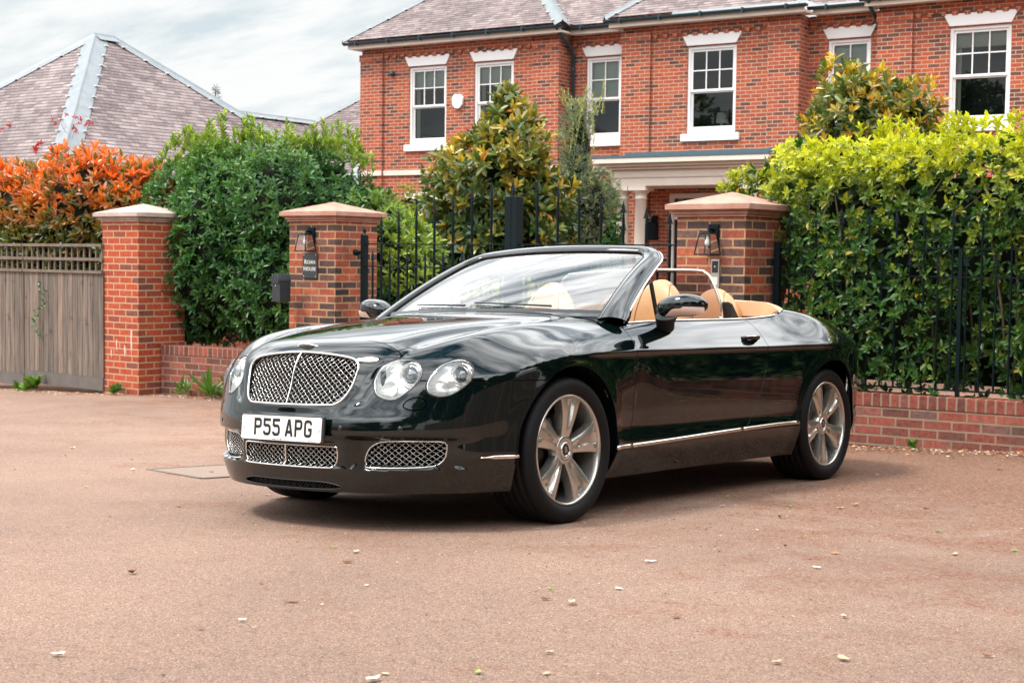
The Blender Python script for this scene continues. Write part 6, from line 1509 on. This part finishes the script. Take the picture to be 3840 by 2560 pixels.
# weeds
M_WD = leaf_mat('weed_leaf', (.03, .09, .015), (.07, .17, .03), (.14, .25, .04), (.2, .3, .05), transl=.3)
for i, (x, y, L, k, lab) in enumerate(((-11.72, 12.02, .26, 12, 'strap-leaved green weed growing against the low left wall'), (-12.1, 12.0, .17, 9, 'small dock weed at the foot of the low left wall, nearest the red pillar'), (-11.35, 11.98, .20, 10, 'leafy weed at the foot of the low left wall, nearest the car'), (-14.62, 11.95, .13, 22, 'round clump of green weed in front of the wooden fence'), (-14.95, 12.0, .07, 12, 'tiny sprig of weed at the far left end of the fence'), (-3.62, 11.47, .05, 12, 'small pale weed at the foot of the right low wall'), (-12.95, 11.72, .08, 16, 'low moss and weed tuft at the foot of the red pillar'))):
    root = empty('weed', (x, y, float(gh(x, y))), label=lab, cat='weed', group='weeds along the walls'); n = 3 if L < .15 else 2
    P = np.array([[r.normal(0, L * .3), r.normal(0, .03), .01 + .2 * L * j] for j in range(n)]); foliage('leaves', P, np.array([[r.normal(0, .15), r.normal(-.1, .1), 1]] * n), k, L, L * (.16 if L > .15 else .4), M_WD, root, seed=100 + i, spread=(10, 75), jl=.3)
# ivy strands on the fence
root = empty('ivy_strand', (-14.60, 12.08, .1), label='thin ivy strand hanging down the grey fence boards', cat='ivy')
Q = [(r.normal(0, .03) + .08 * math.sin(j * .3) , -.02, .42 - j * .032) for j in range(22)]; foliage('leaves', np.array(Q), np.array([(r.normal(0, .3), -1, .2)] * 22), 3, .035, .028, M_LH, root, seed=120, spread=(30, 90))
# distant conifer tops on the skyline
M_FC = leaf_mat('far_conifer', (.06, .08, .07), (.10, .13, .10), (.14, .17, .13), (.2, .2, .15), transl=.1)
for (x, y, zb, h, lab) in ((-42.9, 44.3, 4.4, 3.3, 'spindly distant conifer top above the lead ridge'),):
    root = empty('distant_conifer', (x, y, -1), label=lab, cat='tree'); Q = []; QA = []; m = MB(); zz0 = zb + 1
    m.tube([(0, 0, 0), (0, 0, zz0 + h * .5), (0, 0, zz0 + h)], [.18, .08, .01], 6); m.build('trunk', BARK, root)
    for j in range(46):
        f = r.random(); a = r.uniform(0, 6.28); rad = (1 - f) * .55 * r.random() ** .5; Q.append((rad * math.cos(a), rad * math.sin(a), zz0 + h * f)); QA.append((math.cos(a), math.sin(a), .3))
    foliage('crown', np.array(Q), np.array(QA), 4, .20, .03, M_FC, root, seed=130)
# ================================================================== PARKED CAR behind the gate
SILV = mat('silver_paint', (.42, .46, .50), rough=.25, metal=.6, coat=1.0)
root = empty('parked_car', (-14.15, 18.0, -.85), math.radians(-14), label='silver-blue parked car half hidden behind the left gate leaf', cat='car')
prof = [(-2.1, .35), (-2.15, .75), (-1.9, .98), (-1.3, 1.04), (-.75, 1.50), (.35, 1.52), (1.15, 1.08), (1.95, .92), (2.15, .70), (2.15, .30)]
m = MB(); ws = [.80, .86, .88, .88, .70, .68, .86, .84, .78, .80]; n = len(prof); V = []
for sg in (-1, 1): V += [(a, sg * w, b_) for (a, b_), w in zip(prof, ws)]
m.add(V, [(i, (i + 1) % n, n + (i + 1) % n, n + i) for i in range(n)] + [tuple(range(n)), tuple(range(2 * n - 1, n - 1, -1))]); bevel(m.build('body', SILV, root), .07, 4, 15)
m = MB(); m.add([(.42, -.62, 1.50), (.42, .62, 1.50), (1.12, .76, 1.12), (1.12, -.76, 1.12)], [(3, 2, 1, 0)]); m.V = [(a + .03, b_, c + .03) for a, b_, c in m.V]; m.build('windscreen', mat('dark_glass', (.015, .03, .035), rough=.03, spec=1, coat=1), root)
m = MB()
for sg in (1, -1): m.add([(-.68, sg * .715, 1.44), (.33, sg * .705, 1.45), (1.0, sg * .865, 1.10), (-1.1, sg * .885, 1.10)], [(0, 1, 2, 3)])
m.build('side_windows', MATS['dark_glass'], root)
for x in (-1.35, 1.35):
    for sg in (1, -1): m = MB(); m.lathe([(.0, -.10), (.20, -.10), (.30, -.09), (.32, -.06), (.32, .06), (.30, .09), (.20, .10), (.0, .10)], 28, axis='y', c=(x, sg * .80, .32)); m.build('wheel', RUBBER, root)
m = MB(); m.box(2.08, 2.17, -.74, -.45, .66, .78); m.box(2.08, 2.17, .45, .74, .66, .78); m.build('headlights', REFL, root)
for sg in (1, -1): m = MB(); m.box(.85, 1.02, sg * .90 - .08, sg * .90 + .08, 1.08, 1.2); bevel(m.build('door_mirror', SILV, root), .03, 3)
# ================================================================== LITTER
def leaf_on_ground(name, x, y, s, rz, curl, mt, label, group):
    n = 9; V = []; a = np.linspace(0, 2 * math.pi, n, endpoint=False)
    out_ = [(s * (1 + .18 * math.sin(5 * t + rz)) * math.cos(t), s * .55 * (1 + .2 * math.cos(3 * t)) * math.sin(t)) for t in a]
    V = [(0, 0, .004)] + [(p, q, .004 + curl * s * (abs(q / s) ** 1.3 + .5 * abs(p / s) ** 2)) for p, q in out_]; V = V + [(a_, b_, c - .0012) for a_, b_, c in V]
    F_ = [(0, i + 1, (i + 1) % n + 1) for i in range(n)] + [(n + 1, n + 2 + (i + 1) % n, n + 2 + i) for i in range(n)] + [(i + 1, n + 2 + i, n + 2 + (i + 1) % n, (i + 1) % n + 1) for i in range(n)]
    m = MB(); m.add(V, F_); o = m.build(name, mt); o.location = (x, y, float(gh(x, y)) + .001); o.rotation_euler = (0, 0, rz); return tag(o, label, 'leaf', group)
LB = [mat('dead_leaf_brown', (.20, .085, .035), rough=.7), mat('dead_leaf_tan', (.50, .33, .20), rough=.75), mat('dead_leaf_orange', (.50, .18, .05), rough=.7), mat('green_leaf', (.22, .34, .05), rough=.6), mat('pale_leaf', (.66, .56, .44), rough=.7)]
LN = ['dark brown curled', 'tan dead', 'orange-brown dead', 'fresh green', 'pale dry']
# positions on the drive (world x, y)
rl_ = random.Random(17); spots = []
while len(spots) < 90:
    d = rl_.uniform(3.6, 11.5); a = rl_.uniform(-.36, .36); x = d * math.sin(a - .5715); y = d * math.cos(a - .5715)
    cx_, cy_ = x - CAR_T[0], y - CAR_T[1]
    if -1.0 < cx_ < 1.05 and -.8 < cy_ < 3.9: continue
    spots.append((x, y, d))
for i, (x, y, d) in enumerate(spots):
    k = rl_.choices(range(5), (3, 3, 2, 4, 2))[0]; s = rl_.uniform(.010, .026) * (.65 if k == 3 else 1) * (.8 + .03 * d)
    side = math.atan2(x, y) + .5715
    zone = ('in the near foreground' if d < 4.6 else 'in the middle of the foreground' if d < 6 else 'level with the front of the car' if d < 7.6 else 'on the far part of the drive') + (', far left' if side < -.2 else ', left of centre' if side < -.04 else ', near the centre' if side < .08 else ', right of centre' if side < .22 else ', far right')
    sz = 'large' if s > .026 else 'small' if s < .016 else 'medium'
    lab = f'{sz} {LN[k]} leaf lying {zone}'
    leaf_on_ground('fallen_leaf', x, y, s, rl_.uniform(0, 6.28), rl_.uniform(.1, .9), LB[k], lab, lab.replace('leaf', 'leaves'))
# fine litter: nobody could count it
def litter(name, n, fx, cols, label, smin_, smax_, seed):
    r = np.random.default_rng(seed); P = fx(r, n); n = len(P); s = r.uniform(smin_, smax_, n); a = r.uniform(0, 6.28, n); e = r.uniform(.15, .6, n); z = gh(P[:, 0], P[:, 1]) + .002
    ux, uy = np.cos(a) * s, np.sin(a) * s; vx, vy = -np.sin(a) * s * e, np.cos(a) * s * e; h = r.uniform(0, .5, (4, n)) * s
    V = np.stack([np.stack([P[:, 0] + sx * ux + sy * vx, P[:, 1] + sx * uy + sy * vy, z + h[i]], 1) for i, (sx, sy) in enumerate(((-1, -.3), (.2, -1), (1, .3), (-.2, 1)))], 1).reshape(-1, 3)
    o = meshobj(name, V, np.arange(4 * n).reshape(-1, 4), cols, matidx=r.integers(0, len(cols), n)); return tag(o, label, 'leaf litter', kind='stuff')
def f_open(r, n):
    d = 3.2 + 9.5 * r.random(n) ** .8; a = r.uniform(-.38, .38, n) - .5715; P = np.stack([d * np.sin(a), d * np.cos(a)], 1)
    w = .16 + .84 * ss1(-7, -1.5, P[:, 0]) * ss1(3.2, 8.5, P[:, 1]); nz_ = np.clip(.5 + .55 * vnoise(np.concatenate([P, 0 * P[:, :1]], 1), 2.2, 5), .1, 1); return P[r.random(n) < w * nz_]
litter('ground_litter', 26000, f_open, [mat('bit_red', (.22, .07, .03), rough=.9), mat('bit_dark', (.07, .035, .025), rough=.9), mat('bit_pale', (.45, .32, .24), rough=.9), mat('bit_orange', (.42, .17, .07), rough=.9)], 'fine red-brown leaf crumbs scattered over the tarmac', .0025, .0095, 3)
def f_wall(r, n):
    k = n * 2 // 3; x = r.uniform(-5.2, 1.5, k); y = 11.52 - np.abs(r.normal(0, .30, k)); x2 = r.uniform(-16.8, -9.2, n - k); y2 = np.where(x2 < -13.2, 11.88 + .16 * (-13.2 - x2), 12.1) - np.abs(r.normal(0, .16, n - k)) - .03; return np.stack([np.r_[x, x2], np.r_[y, y2]], 1)
litter('wall_litter', 5200, f_wall, [LB[0], LB[1], LB[2], MATS['bit_red'], MATS['bit_dark'], LB[4]], 'drift of dead leaves piled along the foot of the walls', .006, .024, 4)
# ================================================================== beyond the frame: what the paintwork mirrors
def big_tree(x, y, h, w, seed, label, n=2600):
    z0 = float(gh(x, y)); root = empty('roadside_tree', (x, y, z0), label=label, cat='tree', group='trees on the near side of the drive'); rr = random.Random(seed)
    E = [(rr.uniform(-.35, .35) * w, rr.uniform(-.35, .35) * w, h * rr.uniform(.42, .85), w * rr.uniform(.35, .55), w * rr.uniform(.35, .55), h * rr.uniform(.16, .26)) for _ in range(7)]
    P, A, off = ell_pts(E, n, .8, seed, .6, 1.1); foliage('crown', P, A, 6, .34, .15, M_RT, root, tintb=np.random.default_rng(seed).normal(.5, .2, len(P)), seed=seed, spread=(20, 95)); limbs(root, (0, 0, 0), E, .16, BARK, 'trunk', 8, seed); core(root, E, .55)
M_RT = leaf_mat('roadside_leaf', (.012, .035, .010), (.035, .080, .016), (.085, .14, .025), (.2, .25, .04), transl=.3)
TREES = ((2.2, 9.4, 7.2, 3.5, 'leafy tree over the boundary fence, level with the car door'), (3.9, 4.6, 6.0, 2.8, 'leafy tree over the boundary fence, level with the car nose'), (4.2, 13.4, 6.2, 3.0, 'leafy tree beyond the right hedge, past the low wall'), (4.4, .2, 6.2, 2.8, 'leafy tree over the boundary fence, level with the viewer'), (3.0, -9.0, 8.0, 4.0, 'large leafy tree behind the viewer, on the right'),
    (-4.5, -17.0, 6.5, 3.4, 'leafy tree across the road, left of the others'), (9.5, -8, 8.5, 4, 'tall leafy tree beyond the fence behind the viewer'), (-24, -30, 10, 5, 'broad tree behind the opposite house'), (-9, -34, 12, 6, 'tallest tree in the row across the road'), (5, -30, 11, 6, 'round tree at the right end of the row across the road'), (-38, -22, 10, 5, 'round tree at the left end of the row across the road'))
for i, (x, y, h, w, lab) in enumerate(TREES): big_tree(x, y, h, w, 200 + i, lab)
root = empty('boundary_fence', (1.15, -2.5, .0), math.radians(90), label='plain close-boarded wooden fence along the near side of the drive', cat='fence')
V = []; F_ = []; tint = []
for i in range(150):
    m = MB(); a = i * .10; m.hexa([(a, .02, -.6), (a + .10, .0, -.6), (a + .10, -.015, -.6), (a, -.004, -.6), (a, .02, 1.25), (a + .10, .0, 1.25), (a + .10, -.015, 1.25), (a, -.004, 1.25)]); b0 = len(V); V += m.V; F_ += [tuple(k + b0 for k in f) for f in m.F]; tint += [random.random()] * 6
meshobj('boards', V, F_, WOOD, root, attrs={'tint': ('FACE', tint)})
# house across the road, behind the camera
H2 = empty('opposite_house', (-16, -24, 0), math.radians(20), label='long low brick house across the road with dark roof', cat='house')
m = MB(); m.box(-8, 8, -4, 4, -1, 2.6); m.build('wall', BR_HOUSE, H2)
m = MB(); m.add([(-8.5, -4.5, 2.5), (8.5, -4.5, 2.5), (8.5, 4.5, 2.5), (-8.5, 4.5, 2.5), (-8.5, 0, 5.2), (8.5, 0, 5.2)], [(0, 1, 5, 4), (2, 3, 4, 5), (0, 4, 3), (1, 2, 5), (0, 3, 2, 1)]); m.build('roof', mat('slate_roof', (.08, .08, .09), rough=.7), H2)
for a in (-6, -3, 0.5, 4): m = MB(); m.box(a, a + 1.8, 3.98, 4.06, .7, 2.0); m.build('window', WPAINT, H2); m = MB(); m.box(a + .1, a + 1.7, 4.05, 4.075, .8, 1.9); m.build('pane', MATS['dark_glass'], H2)
root = empty('far_hedge', (-6, -19, 0), math.radians(8), label='clipped hedge across the road', cat='hedge'); E9 = [(a, 0, .8, 1.7, .7, 1.2) for a in range(-12, 14, 2)]; P, A, off = ell_pts(E9, 2600, .3, 301, .15, 2); foliage('foliage', P, A, 5, .20, .09, M_RT, root, seed=302); core(root, E9, .8)
